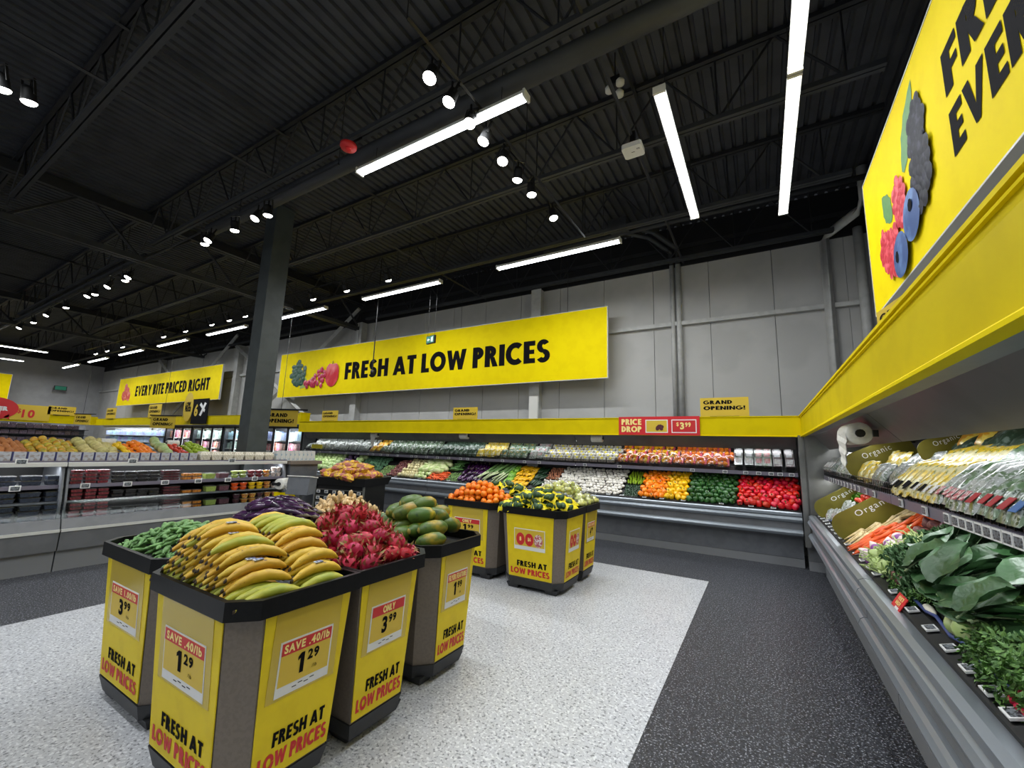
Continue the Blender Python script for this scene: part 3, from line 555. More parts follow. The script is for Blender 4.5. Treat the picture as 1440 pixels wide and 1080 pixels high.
def case_module(case, a, c, label, tags_lo, tags_up, tstep=None):
    """a..c: extent along the case; local x along, y into the depth"""
    L = abs(c - a); t = thing('produce_case', label, 'refrigerated case', (a, YC, 0) if case == 'back' else (XC, c, 0), 0 if case == 'back' else R(-90), 'open refrigerated produce cases')
    G = .006; e0, e1 = G, L - G
    P = lambda name, prof, m: ob(name, MB().prism(prof, 'x', e0, e1), m, t)
    P('kick_plate', [(.17, 0), (.25, 0), (.25, .12), (.17, .12)], 'kick_grey')
    P('lower_panel', [(.18, .125), (.26, .125), (.26, .45), (.18, .45)], 'case_dark')
    P('body', [(.26, .02), (1.12, .02), (1.12, 1.93), (1.04, 1.93), (1.04, 1.22), (.8, 1.21), (.16, .775), (.05, .775), (.05, .455), (.26, .455)], 'case_grey')
    for z in (.51, .70): ob('bumper_rail', MB().prism([(y, z + q) for y, q in RAIL], 'x', e0, e1), 'bumper', t)
    P('lip', [(.02, .752), (.10, .752), (.10, .80), (.05, .805), (.02, .79)], 'bumper')
    P('tag_channel', [(.10, .79), (.165, .80), (.165, .835), (.10, .815)], 'black')
    P('display_deck', [(.165, .79), (.80, 1.215), (1.03, 1.215), (1.03, 1.225), (.795, 1.225), (.165, .80)], 'black')
    P('interior_back', [(1.02, 1.22), (1.04, 1.22), (1.04, 1.9), (1.02, 1.9)], 'black')
    P('shelf', [(.25, 1.33), (.27, 1.335), (.85, 1.63), (1.02, 1.64), (1.02, 1.655), (.84, 1.65), (.25, 1.375)], 'black')
    P('shelf_edge', [(.235, 1.315), (.25, 1.315), (.25, 1.375), (.235, 1.37)], 'tag_rail')
    P('canopy_panel', [(.155, 1.93), (.325, 1.735), (.335, 1.745), (.17, 1.94)], 'canopy')
    P('canopy_soffit', [(.03, 1.93), (.155, 1.93), (.155, 1.945), (.03, 1.945)], 'case_grey')
    P('canopy_top', [(.03, 2.16), (1.12, 2.16), (1.12, 2.18), (.03, 2.18)], 'case_grey')
    P('canopy_back', [(1.04, 1.93), (1.12, 1.93), (1.12, 2.16), (1.04, 2.16)], 'case_grey')
    P('case_lamp', [(.36, 1.80), (.40, 1.80), (.40, 1.82), (.36, 1.82)], 'case_led')
    for q in range(int(L / .9) + 1): ob('lamp_bracket', MB().box(.02 + q * .9, .05 + q * .9, .33, 1.03, 1.82, 1.84), 'black', t)
    area('case_light', t, (L / 2, .40, 1.795), L - .1, .05, CASE_W * L * .5, (R(12), 0, 0))
    P('shelf_fill_strip', [(.29, 1.318), (.31, 1.318), (.31, 1.328), (.29, 1.328)], 'case_led'); area('shelf_fill_light', t, (L / 2, .32, 1.31), L - .1, .03, CASE_W * L * .7, (R(-8), 0, 0))  # made-up glowing strip and fill light, added to brighten the lower deck
    # wire guard along the shelf front
    b = MB(); nb = int(L / .06)
    for i in range(nb): x = e0 + (i + .5) * (e1 - e0) / nb; b.box(x - .002, x + .002, .238, .242, 1.375, 1.455)
    b.box(e0, e1, .237, .243, 1.45, 1.456); b.box(e0, e1, .237, .243, 1.41, 1.414); ob('wire_grille', b, 'black_wire', t)
    for s in tags_lo:
        x = (s - a) if case == 'back' else (c - s)
        if 0.04 < x < L - .04: ob('price_tag', tagm, parent=t, mw=Matrix.Translation((x, .133, .832)) @ RX(R(17)))
    for s in tags_up:
        x = (s - a) if case == 'back' else (c - s)
        if 0.04 < x < L - .04: ob('price_tag', tagm, parent=t, mw=Matrix.Translation((x, .23, 1.345)) @ RX(R(90)))
    return t
lo_back = [-.62, -1.2, -1.55, -1.85, -2.25, -2.5, -3.0, .1, -.2, -3.6, -4.3, -5.0, -5.6, -6.3, -7.2, -8.0, -9.0, -10.2, -11.2]
up_back = [-2.32, -1.05, -.55, -.25, -.07, .1, .22, .37, -3.0, -4.0, -4.35, -4.9, -5.45, -5.85, -6.05, -6.4, -6.75, -7.1, -7.45, -7.6, -8.1, -8.45, -8.7, -9.0, -9.2, -9.6, -10.1, -10.5, -10.8, -11.3, -11.7]
nmb = ['holding bell peppers and mushrooms', 'holding zucchini leeks and eggplants', 'holding broccoli beets and napa cabbage', 'holding green cabbages next to the freezer doors']
edges = [.46, -3.2, -6.86, -10.5, -12.1]
for i in range(4):
    CASES['back', i] = case_module('back', edges[i + 1], edges[i], 'grey open vegetable case along the end wall, ' + nmb[i], lo_back, up_back)
lo_r = [2.05, 2.2, 2.38, 2.58, 2.82, 3.1, 3.28, 3.45, 3.9, 4.1, 4.35, 4.62, 4.85, 5.05, 5.4, 5.7, 5.95, 6.2, 6.45, 6.7, 6.95, 7.2, 1.8, 1.5, 1.2]
up_r = [2.05 + .078 * i for i in range(9)] + [2.78, 3.1, 3.55, 4.3, 4.6, 4.9, 5.1, 5.3, 5.5, 5.7, 5.9, 6.1, 6.3, 6.5, 6.7, 6.9, 1.6, 1.2]
er = [7.5, 3.84, .18, -1.6]; nmr = ['far unit with organic carrots and bagged salad', 'near unit with kale collards and herbs', 'unit beside the viewer']
for i in range(3):
    CASES['right', i] = case_module('right', er[i + 1], er[i], 'grey open case along the side wall, ' + nmr[i], lo_r, up_r)
# corner filler between the two cases
t = thing('corner_panel', 'grey corner post and filler joining the two refrigerated cases', 'case corner', (.5, 7.6, 0))
ob('post', MB().box(-.035, .03, -.02, .06, .34, 1.94), 'stainless', t); ob('post_edge', MB().box(.03, .045, -.03, .06, .36, 1.94), 'canopy', t)
ob('filler', MB().box(.0, .24, .12, .26, 0, .44), 'case_grey', t); ob('filler_strip', MB().box(.0, .24, .1, .12, 0, .12), 'kick_grey', t)
ob('inner_wall', MB().box(.0, .02, .1, 1.15, .45, 1.94), 'stainless', t); ob('side_wall', MB().box(.05, 1.2, -.05, -.03, .8, 1.94), 'stainless', t)
# blue hose along the side case front
pts = [(XC + .178 + .008 * math.sin(i * 1.7), 1.5 + i * .12, .856 + .008 * math.sin(i * 2.3)) for i in range(45)]
tag(ob('misting_hose', MB().tube(pts, .009, 6), 'hose', smooth=True), 'thin blue hose lying along the front of the leafy case', 'hose')
# yellow fascias
t = thing('fascia_band', 'yellow fascia band above the end-wall vegetable case', 'fascia'); FZ0, FZ1 = 1.94, 2.24
ob('face', MB().box(-12.1, .52, YC + .0, YC + .03, FZ0, FZ1), 'fascia', t); ob('lip', MB().box(-12.1, .52, YC - .012, YC + .03, FZ1 - .012, FZ1), 'yellow_board', t); ob('lower_lip', MB().box(-12.1, .5, YC - .012, YC + .03, FZ0 - .02, FZ0), 'yellow_board', t); ob('top_panel', MB().box(-12.1, .52, YC + .03, YC + 1.1, FZ1 - .03, FZ1 - .012), 'case_grey', t)
t = thing('fascia_band', 'yellow fascia band above the side case, sweeping past the viewer', 'fascia')
ob('face', MB().box(XC + .02, XC + .05, -1.6, YC, FZ0, FZ1), 'fascia', t); ob('lip', MB().box(XC + .0, XC + .05, -1.6, YC - .012, FZ1 - .014, FZ1 + .002), 'yellow_board', t)
ob('groove_rail', MB().box(XC + .008, XC + .02, -1.6, YC - .012, FZ1 - .034, FZ1 - .024), 'yellow_board', t); ob('lower_lip', MB().prism([(XC - .005, FZ0 - .022), (XC + .05, FZ0 - .022), (XC + .05, FZ0), (XC + .02, FZ0 + .012), (XC - .005, FZ0 - .008)], 'y', -1.6, YC - .012), 'yellow_board', t)
ob('top_panel', MB().box(XC + .05, XC + 1.15, -1.6, YC, FZ1 - .03, FZ1 - .014), 'case_grey', t)
# price drop banner on the fascia
t = thing('price_drop_banner', 'red PRICE DROP banner with a picture and price on the yellow fascia', 'sign'); t.matrix_basis = frame((-2.25, YC - .014, 1.925), (1, 0, 0), (0, -1, 0))
ob('board', MB().box(0, 1.37, 0, .325, 0, .01), 'red_bright', t); letters('PRICE', .05, .18, .36, .105, 'cream', t, .0115); letters('DROP', .05, .05, .36, .105, 'cream', t, .0115)
ob('print_border', MB().box(.48, .86, .04, .27, .01, .012).box(.92, 1.32, .04, .27, .01, .012), 'white', t); ob('print_picture', MB().box(.495, .845, .055, .255, .012, .013), 'yellow_card', t); ob('print_price', MB().box(.935, 1.305, .055, .255, .012, .013), 'red', t)
b = MB(); [disc(b, .72 + U(-.05, .05), .14 + U(-.04, .04), .03, .03, .014 + .0003 * i, 9) for i in range(9)]; ob('print_fruit', b, 'dates', t); letters('3', 1.06, .10, .065, .12, 'cream', t, .0145); letters('99', 1.14, .14, .09, .08, 'cream', t, .0145); letters('$', 1.0, .15, .04, .07, 'cream', t, .0145, bold=.015)
# grand opening placards standing on the fascias
def placard(o, x, z, w_, h, label, full=True):
    t = thing('placard', label, 'sign', group='grand opening placards'); t.matrix_basis = frame(o, x, z)
    ob('board', MB().box(0, w_, 0, h, -.006, 0), 'yellow_card', t); letters('GRAND', w_ * .07, h * .66, w_ * .6, h * .2, 'ink', t, .002); letters('OPENING!', w_ * .07, h * .36, w_ * .86, h * .2, 'ink', t, .002)
    ob('holder', MB().box(w_ * .2, w_ * .8, -.02, .01, -.015, .01), 'black', t); return t
FX, FN = (1, 0, 0), (0, -1, 0)
placard((-.87, YC + .05, FZ1), FX, FN, .72, .32, 'yellow GRAND OPENING placard standing above the red bell peppers')
placard((-6.2, YC + .05, FZ1), FX, FN, .70, .28, 'yellow GRAND OPENING placard standing under the middle of the price sign')
placard((-11.1, YC + .05, FZ1), FX, FN, .72, .30, 'yellow GRAND OPENING placard standing by the cabbages and freezer')
placard((XC + .09, 2.98, FZ1 - .02), (.1, -1, -.05), (-1, -.1, 0), .72, .2, 'yellow GRAND OPENING placard mostly hidden behind the side fascia')
# bag roll dispensers
rollm = MB().lathe([(.022, -.1), (.062, -.1), (.066, -.095), (.066, .095), (.062, .1), (.022, .1)], 20).mesh('roll', 'roll', True)
holem = MB().lathe([(.024, -.117), (.024, .117)], 12).mesh('core', 'black')
def bag_roll(p, rot, label, tail=.2, sc=1.0):
    t = thing('bag_roll', label, 'bag roll', group='plastic bag rolls'); t.matrix_basis = Matrix.Translation(p) @ RZ(rot) @ Matrix.Scale(sc, 4)
    ob('roll', rollm, parent=t, mw=RY(R(90))); ob('core', holem, parent=t, mw=RY(R(90)))
    ob('bracket', MB().box(-.115, .115, .06, .085, -.02, .02).box(-.115, -.106, -.01, .085, -.015, .015), 'black_wire', t)
    if tail:
        n = 7; vs = []
        for i in range(n):
            wd = .095 * (1 - i / (n - 1) * .75); zz = -i / (n - 1) * tail; vs += [(-wd, -.066 - .006 * (i % 2), zz), (wd, -.067 + .006 * (i % 2), zz - .01 * (i % 2))]
        b = MB().add(vs, [(2 * i, 2 * i + 1, 2 * i + 3, 2 * i + 2) for i in range(n - 1)]); b.add([(x, y + .004, z) for x, y, z in vs], [(2 * i, 2 * i + 2, 2 * i + 3, 2 * i + 1) for i in range(n - 1)]); ob('bag_tail', b, 'roll', t)
    return t
bag_roll((-2.74, YC + .2, 1.86), 0, 'white plastic bag roll under the fascia above the mushrooms', 0, 1.1)
bag_roll((-5.95, YC + .2, 1.87), 0, 'white plastic bag roll under the fascia above the green onions', 0, 1.1)
bag_roll((-8.95, YC + .2, 1.87), 0, 'white plastic bag roll with a hanging bag above the orange bags', .3, 1.1)
bag_roll((XC + .12, 4.15, 1.80), R(-84), 'large white bag roll with a hanging bag on the side case canopy', .2, 1.25)
# upright bag-roll stand between the bins and the berry case
t = thing('bag_stand', 'dark pedestal stand holding a white bag roll behind the eggplants', 'stand', (-6.15, 4.0, 0), R(25))
ob('post', MB().box(-.04, .04, -.04, .04, .02, .82), 'stainless', t); ob('foot', MB().box(-.2, .2, -.2, .2, 0, .02), 'black', t)
ob('head', MB().prism([(-.1, .82), (.12, .82), (.14, 1.06), (-.06, 1.09)], 'x', -.15, .2), 'case_dark', t); ob('head_lid', MB().prism([(-.08, 1.085), (.15, 1.055), (.15, 1.07), (-.08, 1.1)], 'x', -.16, .21), 'roll', t)
bag_roll((-6.35, 3.88, .97), R(25 + 90), 'white bag roll on the dark pedestal stand', .12, 1.25)
ob('notice', MB().box(-.36, -.02, -.055, -.05, .62, .84), 'yellow_board', t)

# ---------------------------------------------------------------- produce kinds
def K(name, meshes, label, cat, group, parts=None):
    ps = []
    for me in meshes:
        o = ob(name, me)
        for pn, pm in (parts or []): ob(pn, pm, parent=o)
        ps.append(o)
    k = Kind(ps, label, cat, group); KINDS.append(k); return k
def ell(rx, L, k=8, p=.5):                            # spindle profile
    return [(max(.0015, rx * (math.sin(math.pi * (i / k))) ** p), -L / 2 + L * i / k) for i in range(k + 1)]
def Lm(name, prof, mats, **kw): return MB().lathe(prof, **kw).mesh(name, mats, True)
# bins are 'octagon' display bins with a rim at .93 m
ZR = .93
def one(x, y, w_, h, p): return ob('lettering', MB().add([(x + w_ * .38, y, .0105), (x + w_, y, .0105), (x + w_, y + h, .0105), (x + w_ * .45, y + h, .0105), (x, y + h * .84, .0105), (x, y + h * .66, .0105), (x + w_ * .38, y + h * .74, .0105)], [tuple(range(7))]), 'ink', p)
def bin_card(pn, kind, cx, cy, w_, h):
    if kind is None: return
    c_ = ob('price_card', MB().box(cx - w_ / 2, cx + w_ / 2, cy - h / 2, cy + h / 2, .004, .008), 'paper', pn)
    ob('print_ground', MB().box(cx - w_ / 2 + .008, cx + w_ / 2 - .008, cy - h * .32, cy + h / 2 - .008, .008, .009), 'yellow_card', c_)
    if kind[0] == 'rings':
        for i, m in enumerate(('red', 'red', 'label_pink')):
            b = MB(); x = cx - w_ * .29 + i * w_ * .29; disc(b, x, cy, w_ * .14, h * .3, .0098, 18); ob('print_ring', b, m, c_)
        letters('8', cx - w_ * .32, cy - h * .09, w_ * .06, h * .2, 'cream', c_, .0105); letters('$6', cx - w_ * .05, cy - h * .09, w_ * .1, h * .2, 'cream', c_, .0105); letters('3,000', cx + w_ * .2, cy - h * .05, w_ * .19, h * .12, 'white', c_, .0105)
        return
    top, big, small, unit = kind
    ob('print_band', MB().box(cx - w_ / 2 + .008, cx + w_ / 2 - .008, cy + h * .24, cy + h / 2 - .008, .009, .0098), 'red', c_)
    tw = min(.86, .09 * len(top)) * w_; letters(top, cx - tw / 2, cy + h * .275, tw, h * .16, 'cream', c_, .0105, bold=.06)
    (one(cx - w_ * .15, cy - h * .2, w_ * .12, h * .38, c_) if big == '1' else letters(big, cx - w_ * .16, cy - h * .2, w_ * .15, h * .38, 'ink', c_, .0105, bold=.07)); letters(small, cx + w_ * .03, cy - h * .02, w_ * .22, h * .2, 'ink', c_, .0105, bold=.07)
    if unit: letters(unit, cx + w_ * .14, cy - h * .2, w_ * .09, h * .07, 'ink', c_, .0105, bold=0)
    b = MB()
    for i in range(4): b.box(cx - w_ * .2 + i * w_ * .11, cx - w_ * .12 + i * w_ * .11, cy - h * .42 + (i % 2) * h * .03, cy - h * .405 + (i % 2) * h * .03, .008, .0088)
    ob('print_text', b, 'ink', c_)
def octa(x0, x1, y0, y1, ch, d, z):
    p = []
    for i, (x, y, ax, ay) in enumerate(((x0, y0, 1, 1), (x1, y0, -1, 1), (x1, y1, -1, -1), (x0, y1, 1, -1))):
        x += ax * d; y += ay * d
        if ch[i]:
            k = .1 - .4 * d * 0
            q = [(x, y + ay * k), (x + ax * k, y)]
            if i in (1, 3): q.reverse()
            p += [(*a, z) for a in q]
        else: p.append((x, y, z))
    return p
def make_bin(x0, x1, y0, y1, ch, label, faces, group='yellow produce display bins'):
    t = thing('produce_bin', label, 'display bin', ((x0 + x1) / 2, (y0 + y1) / 2, 0), 0, group); cx, cy = (x0 + x1) / 2, (y0 + y1) / 2
    a0, a1, b0, b1 = x0 - cx, x1 - cx, y0 - cy, y1 - cy
    O = lambda d, z: octa(a0, a1, b0, b1, ch, d, z)
    top, bot = O(.03, .85), O(.075, .135)
    ob('body', MB().loft(bot, top), 'taupe', t)
    b = MB(); b.loft(O(0, .85), O(0, ZR), caps=False); b.loft(O(.022, ZR), O(.022, .85), caps=False)
    ro, ri = O(0, ZR), O(.022, ZR); n = len(ro); b.add(ro + ri, [(i, (i + 1) % n, n + (i + 1) % n, n + i) for i in range(n)]); ro, ri = O(0, .85), O(.03, .85); b.add(ro + ri, [(i, n + i, n + (i + 1) % n, (i + 1) % n) for i in range(n)]); ob('rim', b, 'rim_black', t)
    ob('tray', MB().loft(O(.026, .84), O(.026, .86)), 'rim_black', t)
    b = MB(); b.loft(O(.088, .05), O(.066, .137))
    ob('base', b, 'base_grey', t)
    for sx in (a0 + .125, a1 - .285):
        for sy in (b0 + .1, b1 - .24):
            ob('foot', MB().loft([(sx + .02, sy + .02, 0), (sx + .14, sy + .02, 0), (sx + .14, sy + .12, 0), (sx + .02, sy + .12, 0)], [(sx, sy, .057), (sx + .16, sy, .057), (sx + .16, sy + .14, .057), (sx, sy + .14, .057)]), 'base_grey', t)
    for side, card in faces.items():
        if side == 'front': fx, fn, c_, W, cut = (1, 0, 0), (0, -1, 0), (0, b0), a1 - a0, .1 * (ch[0] + ch[1]); off = .05 * (ch[0] - ch[1])
        elif side == 'side': fx, fn, c_, W, cut = (0, 1, 0), (1, 0, 0), (a1, 0), b1 - b0, .1 * (ch[1] + ch[2]); off = .05 * (ch[1] - ch[2])
        else: fx, fn, c_, W, cut = (0, -1, 0), (-1, 0, 0), (a0, 0), b1 - b0, .1 * (ch[0] + ch[3]); off = -.05 * (ch[0] - ch[3])
        n3 = Vector(fn); lo = Vector((c_[0], c_[1], .15)) - n3 * .0705; hi = Vector((c_[0], c_[1], .845)) - n3 * .027
        up = (hi - lo); H = up.length; mw = frame(lo, fx, Vector(fx).cross(up)); w0, w1 = W / 2 - .075 - cut / 2 + .0, W / 2 - .04 - cut / 2
        pn = ob('panel', MB().loft([(-w0 + off, 0, 0), (w0 + off, 0, 0), (w1 + off, H, 0), (-w1 + off, H, 0)], [(-w0 + off, 0, .005), (w0 + off, 0, .005), (w1 + off, H, .004), (-w1 + off, H, .004)]), 'yellow_bin', t, mw=mw)
        ob('print_fresh', letters('FRESH AT', -w0 * .62 + off, .125, w0 * 1.45, .062, 'ink', pn, .0065, bold=.07).data, parent=pn) if False else letters('FRESH AT', -w0 * .6 + off, .122, w0 * 1.4, .062, 'ink', pn, .0065, bold=.08)
        letters('LOW PRICES', -w0 * .9 + off, .035, w0 * 1.82, .066, 'red', pn, .0065, bold=.08)
        if card:
            if card[0] != 'rings': ob('clear_sleeve', MB().box(-w1 * .78 + off, w1 * .78 + off, H - .38, H - .004, .005, .006), 'sleeve', pn)
            bin_card(pn, card, off, H - (.25 if card[0] != 'rings' else .27), min(w0 * 1.46, .40), .235)
    return t
A, B_, C_, D_ = 1, 1, 0, 0
make_bin(-2.78, -1.86, 1.0, 1.615, (1, 1, 0, 0), 'yellow bin of plantains with a SAVE .40 card at 1.29', {'front': ('SAVE .40/lb', '1', '29', '/lb'), 'side': ('SAVE .40/lb', '1', '29', '/lb')})
make_bin(-2.78, -1.87, 1.62, 2.22, (0, 0, 1, 1), 'yellow bin of dragon fruit with an ONLY 3.99 card', {'side': ('ONLY', '3', '99', '')})
make_bin(-2.84, -1.93, 2.25, 2.92, (1, 1, 1, 1), 'yellow bin of papayas with a FLYER FEATURE card at 1.99', {'side': ('FLYER FEATURE', '1', '99', '/lb')})
make_bin(-3.78, -2.86, 1.09, 1.7, (1, 1, 0, 0), 'yellow bin of okra with a SAVE 1.00 card at 3.99', {'front': ('SAVE 1.00/lb', '3', '99', 'lb'), 'left': None})
make_bin(-3.78, -2.86, 1.71, 2.3, (0, 0, 1, 1), 'yellow bin of long purple eggplants behind the okra', {'left': None})
make_bin(-3.8, -2.9, 2.33, 2.95, (1, 1, 1, 1), 'yellow bin of ginger root behind the dragon fruit', {'left': None})
make_bin(-2.81, -1.91, 4.40, 5.07, (1, 1, 0, 0), 'yellow bin of bagged avocados with ring-print cards', {'front': ('rings',), 'side': ('rings',)})
make_bin(-2.81, -1.91, 5.08, 5.68, (0, 0, 1, 1), 'yellow bin of bagged pale green fruit behind the avocados', {'side': ('MULTI SAVE', '4', '99', '')})
make_bin(-3.75, -2.84, 4.46, 5.07, (1, 1, 0, 0), 'yellow bin of loose oranges beside the avocados', {'front': ('ONLY', '1', '99', '/lb')})
make_bin(-3.75, -2.84, 5.08, 5.68, (0, 0, 1, 1), 'yellow bin of yellow-netted limes behind the oranges', {'left': None})

# plantains -----------------------------------------------------------------
def plantain(mats, L=.27, r=.024, bend=.05):
    prof = [(.007, -L / 2 - .014), (.009, -L / 2 - .006), (.015, -L / 2 + .018), (r * .85, -L * .36), (r, -L * .15), (r * 1.03, L * .1), (r * .9, L * .33), (.014, L / 2 - .012), (.008, L / 2), (.006, L / 2 + .012)]
    return MB().lathe(prof, n=10, lobes=5, amp=.06, bend=bend, zones=[1, 0, 0, 0, 0, 0, 0, 0, 1]).mesh('plantain', mats, True)
pst = MB().box(.022 + .045, .0265 + .045, -.012, .012, -.03, .012).mesh('sticker', 'sticker')
kp = K('plantain', [plantain(['plantain', 'plantain_tip'], U(.25, .29), U(.023, .026), U(.042, .055)) for _ in range(5)], 'ripe yellow plantain with brown flecks heaped in the corner bin', 'plantain', 'ripe plantains in the bin')
for o in kp.p[:2]: ob('sticker', pst, parent=o)
kg = K('plantain', [plantain(['plantain_green', 'plantain_tip'], U(.25, .28), .024, U(.04, .05)) for _ in range(3)], 'green unripe plantain tucked among the yellow ones in the bin', 'plantain', 'green plantains in the bin')
def mound(x, x0, x1, zt, e=1.6):
    u = (x - x0) / (x1 - x0); return 1 - abs(2 * u - 1) ** e
def lay_y(p, yaw, spin, tilt): return TR(p, RZ(yaw), RX(R(-90) + tilt), RZ(spin))
UPZ = R(90)
for ci, (yc, ze) in enumerate(((1.165, .0), (1.43, .04))):
    xs = [-2.70 + .049 * i for i in range(17)]
    for i, x in enumerate(xs):
        u = (x + 2.70) / .784
        hmax = .90 + .235 * (1 - abs((u - .34) / (.34 if u < .34 else .66)) ** 1.7) + ze * .6
        z = .895; lay = 0
        while z < hmax:
            toplayer = z + .044 >= hmax
            if ci == 0 or toplayer or z + .09 > hmax:
                k = kg if ((ci == 1 and toplayer and 4 < i < 10) or (lay == 0 and U(0, 1) < .7) or U(0, 1) < .04 or i == 16) else kp
                k.put(lay_y((x + U(-.006, .006), yc + U(-.012, .012) + lay * .006, z), U(-.12, .12) + R(-8) + (.1 if ci else 0), UPZ * 0 + R(90) + R(180) + U(-.15, .15), U(-.05, .05)), ('in the bin', (ci, lay), '%s stack, %s layer up' % (('near', 'far')[ci], nth(lay + 1)), -x, 'from the aisle'))
            z += .044; lay += 1
# okra ----------------------------------------------------------------------
def okra(): L = U(.085, .12); return MB().lathe([(.007, -L / 2 - .008), (.009, -L / 2), (.012, -L / 2 + .006), (.0135, -L * .2), (.0115, L * .1), (.007, L * .35), (.0015, L / 2)], n=10, lobes=5, amp=.1, bend=U(.0, .012), zones=[1, 1, 0, 0, 0, 0]).mesh('okra', ['okra', 'okra_cap'], True)
ko = K('okra', [okra() for _ in range(6)], 'small green okra pod in the heap next to the plantains', 'okra', 'okra pods in the bin')
def heap(k, x0, x1, y0, y1, zb, top, sp, rot, jit=.3, layers=1, dz=.03, e=2.4, cx=.5, cy=.5, lim=300, edge=0):
    ny = max(1, int((y1 - y0) / (sp * .87)));
    for l in range(layers):
        for j in range(ny + 1):
            nx = max(1, int((x1 - x0) / sp))
            for i in range(nx + 1):
                if k.n >= lim: return
                u = (i + (.5 if j % 2 else 0)) / nx + U(-jit, jit) / nx; v = j / ny + U(-jit, jit) / ny
                if not (0 <= u <= 1 and 0 <= v <= 1): continue
                du = (u - cx) / (cx if u < cx else 1 - cx); dv = (v - cy) / (cy if v < cy else 1 - cy)
                h = max(0, 1 - abs(du) ** e) * max(0, 1 - abs(dv) ** e)
                z = zb + top * h - l * dz
                if z < zb - .02: continue
                k.put(TR((x0 + (x1 - x0) * u, y0 + (y1 - y0) * v, z), rot(u, v), s=U(.9, 1.08)), ('in its bin' if zb < 1 else 'on the rack', (l, j), 'row %s from the front' % nth(j + 1) if l == 0 else '%s layer down, row %s' % (nth(l), nth(j + 1)), -u, 'from the aisle'))
flat = lambda u, v: RZ(U(-.6, .6) + .9) @ RX(R(90) + U(-.3, .3)) @ RZ(U(0, 6))
heap(ko, -3.72, -2.92, 1.15, 1.66, .89, .145, .062, flat, layers=3, dz=.022)
# eggplants -----------------------------------------------------------------
def eggp(): L = U(.24, .31); return MB().lathe([(.01, -L / 2), (.02, -L / 2 + .01), (.027, -L * .3), (.026, 0), (.022, L * .25), (.015, L * .42), (.01, L / 2)], n=10, bend=U(.015, .045)).mesh('eggplant', 'eggplant', True)
cal = MB().lathe([(.02, .1), (.0185, .125), (.009, .145), (.005, .17), (.006, .185)], n=8).mesh('calyx', 'calyx', True)
ke = K('eggplant', [eggp() for _ in range(5)], 'long glossy purple eggplant heaped behind the okra and plantains', 'eggplant', 'long eggplants in the bin', [('calyx', cal)])
heap(ke, -3.68, -2.92, 1.8, 2.22, .885, .24, .062, lambda u, v: RZ(R(-75) + U(-.22, .22)) @ RX(R(-90) + U(-.12, .12)) @ RZ(R(-90) + U(-.3, .3)), layers=2, dz=.05, e=2.2)
# ginger --------------------------------------------------------------------
def ginger():
    b = MB()
    for i in range(4):
        a = U(-.5, .5); L = U(.05, .09); b.lathe([(.008, -L / 2), (.018, -L * .3), (.02, 0), (.016, L * .3), (.008, L / 2)], n=7, jit=.1, ox=U(-.03, .03), oy=U(-.015, .015), oz=(i - 1.5) * .028)
    return b.mesh('ginger_root', 'ginger', True)
kgi = K('ginger_root', [ginger() for _ in range(5)], 'knobbly beige ginger root heaped behind the dragon fruit', 'ginger root', 'ginger roots in the bin')
heap(kgi, -3.72, -2.96, 2.4, 2.88, .9, .20, .075, lambda u, v: anyrot(), layers=2, dz=.04, e=2.0)
# dragon fruit ----------------------------------------------------------------
def dragon(): return MB().lathe(ell(.047, .125, 8, .55), n=10, jit=.04).mesh('dragon_fruit', 'dragon', True)
def bracts():
    b = MB()
    for j in range(6):
        z = -.05 + j * .02; r = .047 * max(.12, math.sin(math.pi * (z + .0625) / .125)) ** .55
        for i in range(5):
            a = i * 1.2566 + j * .6 + U(-.2, .2); L = U(.022, .034) * (1.5 if j == 5 else 1); wd = .013
            ca, sa = math.cos(a), math.sin(a); p = lambda rr, tt, zz: (rr * ca - tt * sa, rr * sa + tt * ca, zz)
            b.add([p(r * .97, -wd, z), p(r * .97, wd, z), p(r + .009, wd * .7, z + L * .5), p(r + .009, -wd * .7, z + L * .5)], [(0, 1, 2, 3)], 0); b.add([p(r + .009, wd * .7, z + L * .5), p(r + .009, -wd * .7, z + L * .5), p(r + (.026 if j > 2 else .017), 0, z + L * 1.1)], [(0, 1, 2)], 1)
    return b.mesh('bract_petal', ['bract', 'bract_tip'], False)
kd = K('dragon_fruit', [dragon() for _ in range(3)], 'pink scaly dragon fruit heaped in the bin between plantains and papayas', 'dragon fruit', 'dragon fruit in the bin')
for o in kd.p: ob('bract_petal', bracts(), parent=o)
heap(kd, -2.73, -1.93, 1.67, 2.17, .91, .25, .093, lambda u, v: anyrot(), layers=2, dz=.075, e=1.7, cx=.42, cy=.55, jit=.2)
# papayas -----------------------------------------------------------------------
def papaya(): L = U(.21, .26); return MB().lathe([(.006, -L / 2 - .004), (.028, -L / 2 + .01), (.055, -L * .3), (.062, -L * .08), (.058, L * .15), (.046, L * .36), (.022, L / 2 - .008), (.008, L / 2)], n=12, lobes=5, amp=.025, zones=[0, 0, 0, 0, 0, 0, 1]).mesh('papaya', ['papaya', 'papaya_end'], True)
kpa = K('papaya', [papaya() for _ in range(5)], 'green papaya ripening to yellow piled in the bin next to the dragon fruit', 'papaya', 'papayas in the bin')
kpa_rot = lambda u, v: RZ(U(-.5, .5) + R(-30)) @ RX(R(90) + U(-.25, .25)) @ RZ(U(0, 6))
heap(kpa, -2.73, -2.06, 2.385, 2.79, .935, .22, .116, kpa_rot, layers=2, dz=.1, e=2.0, jit=.08)
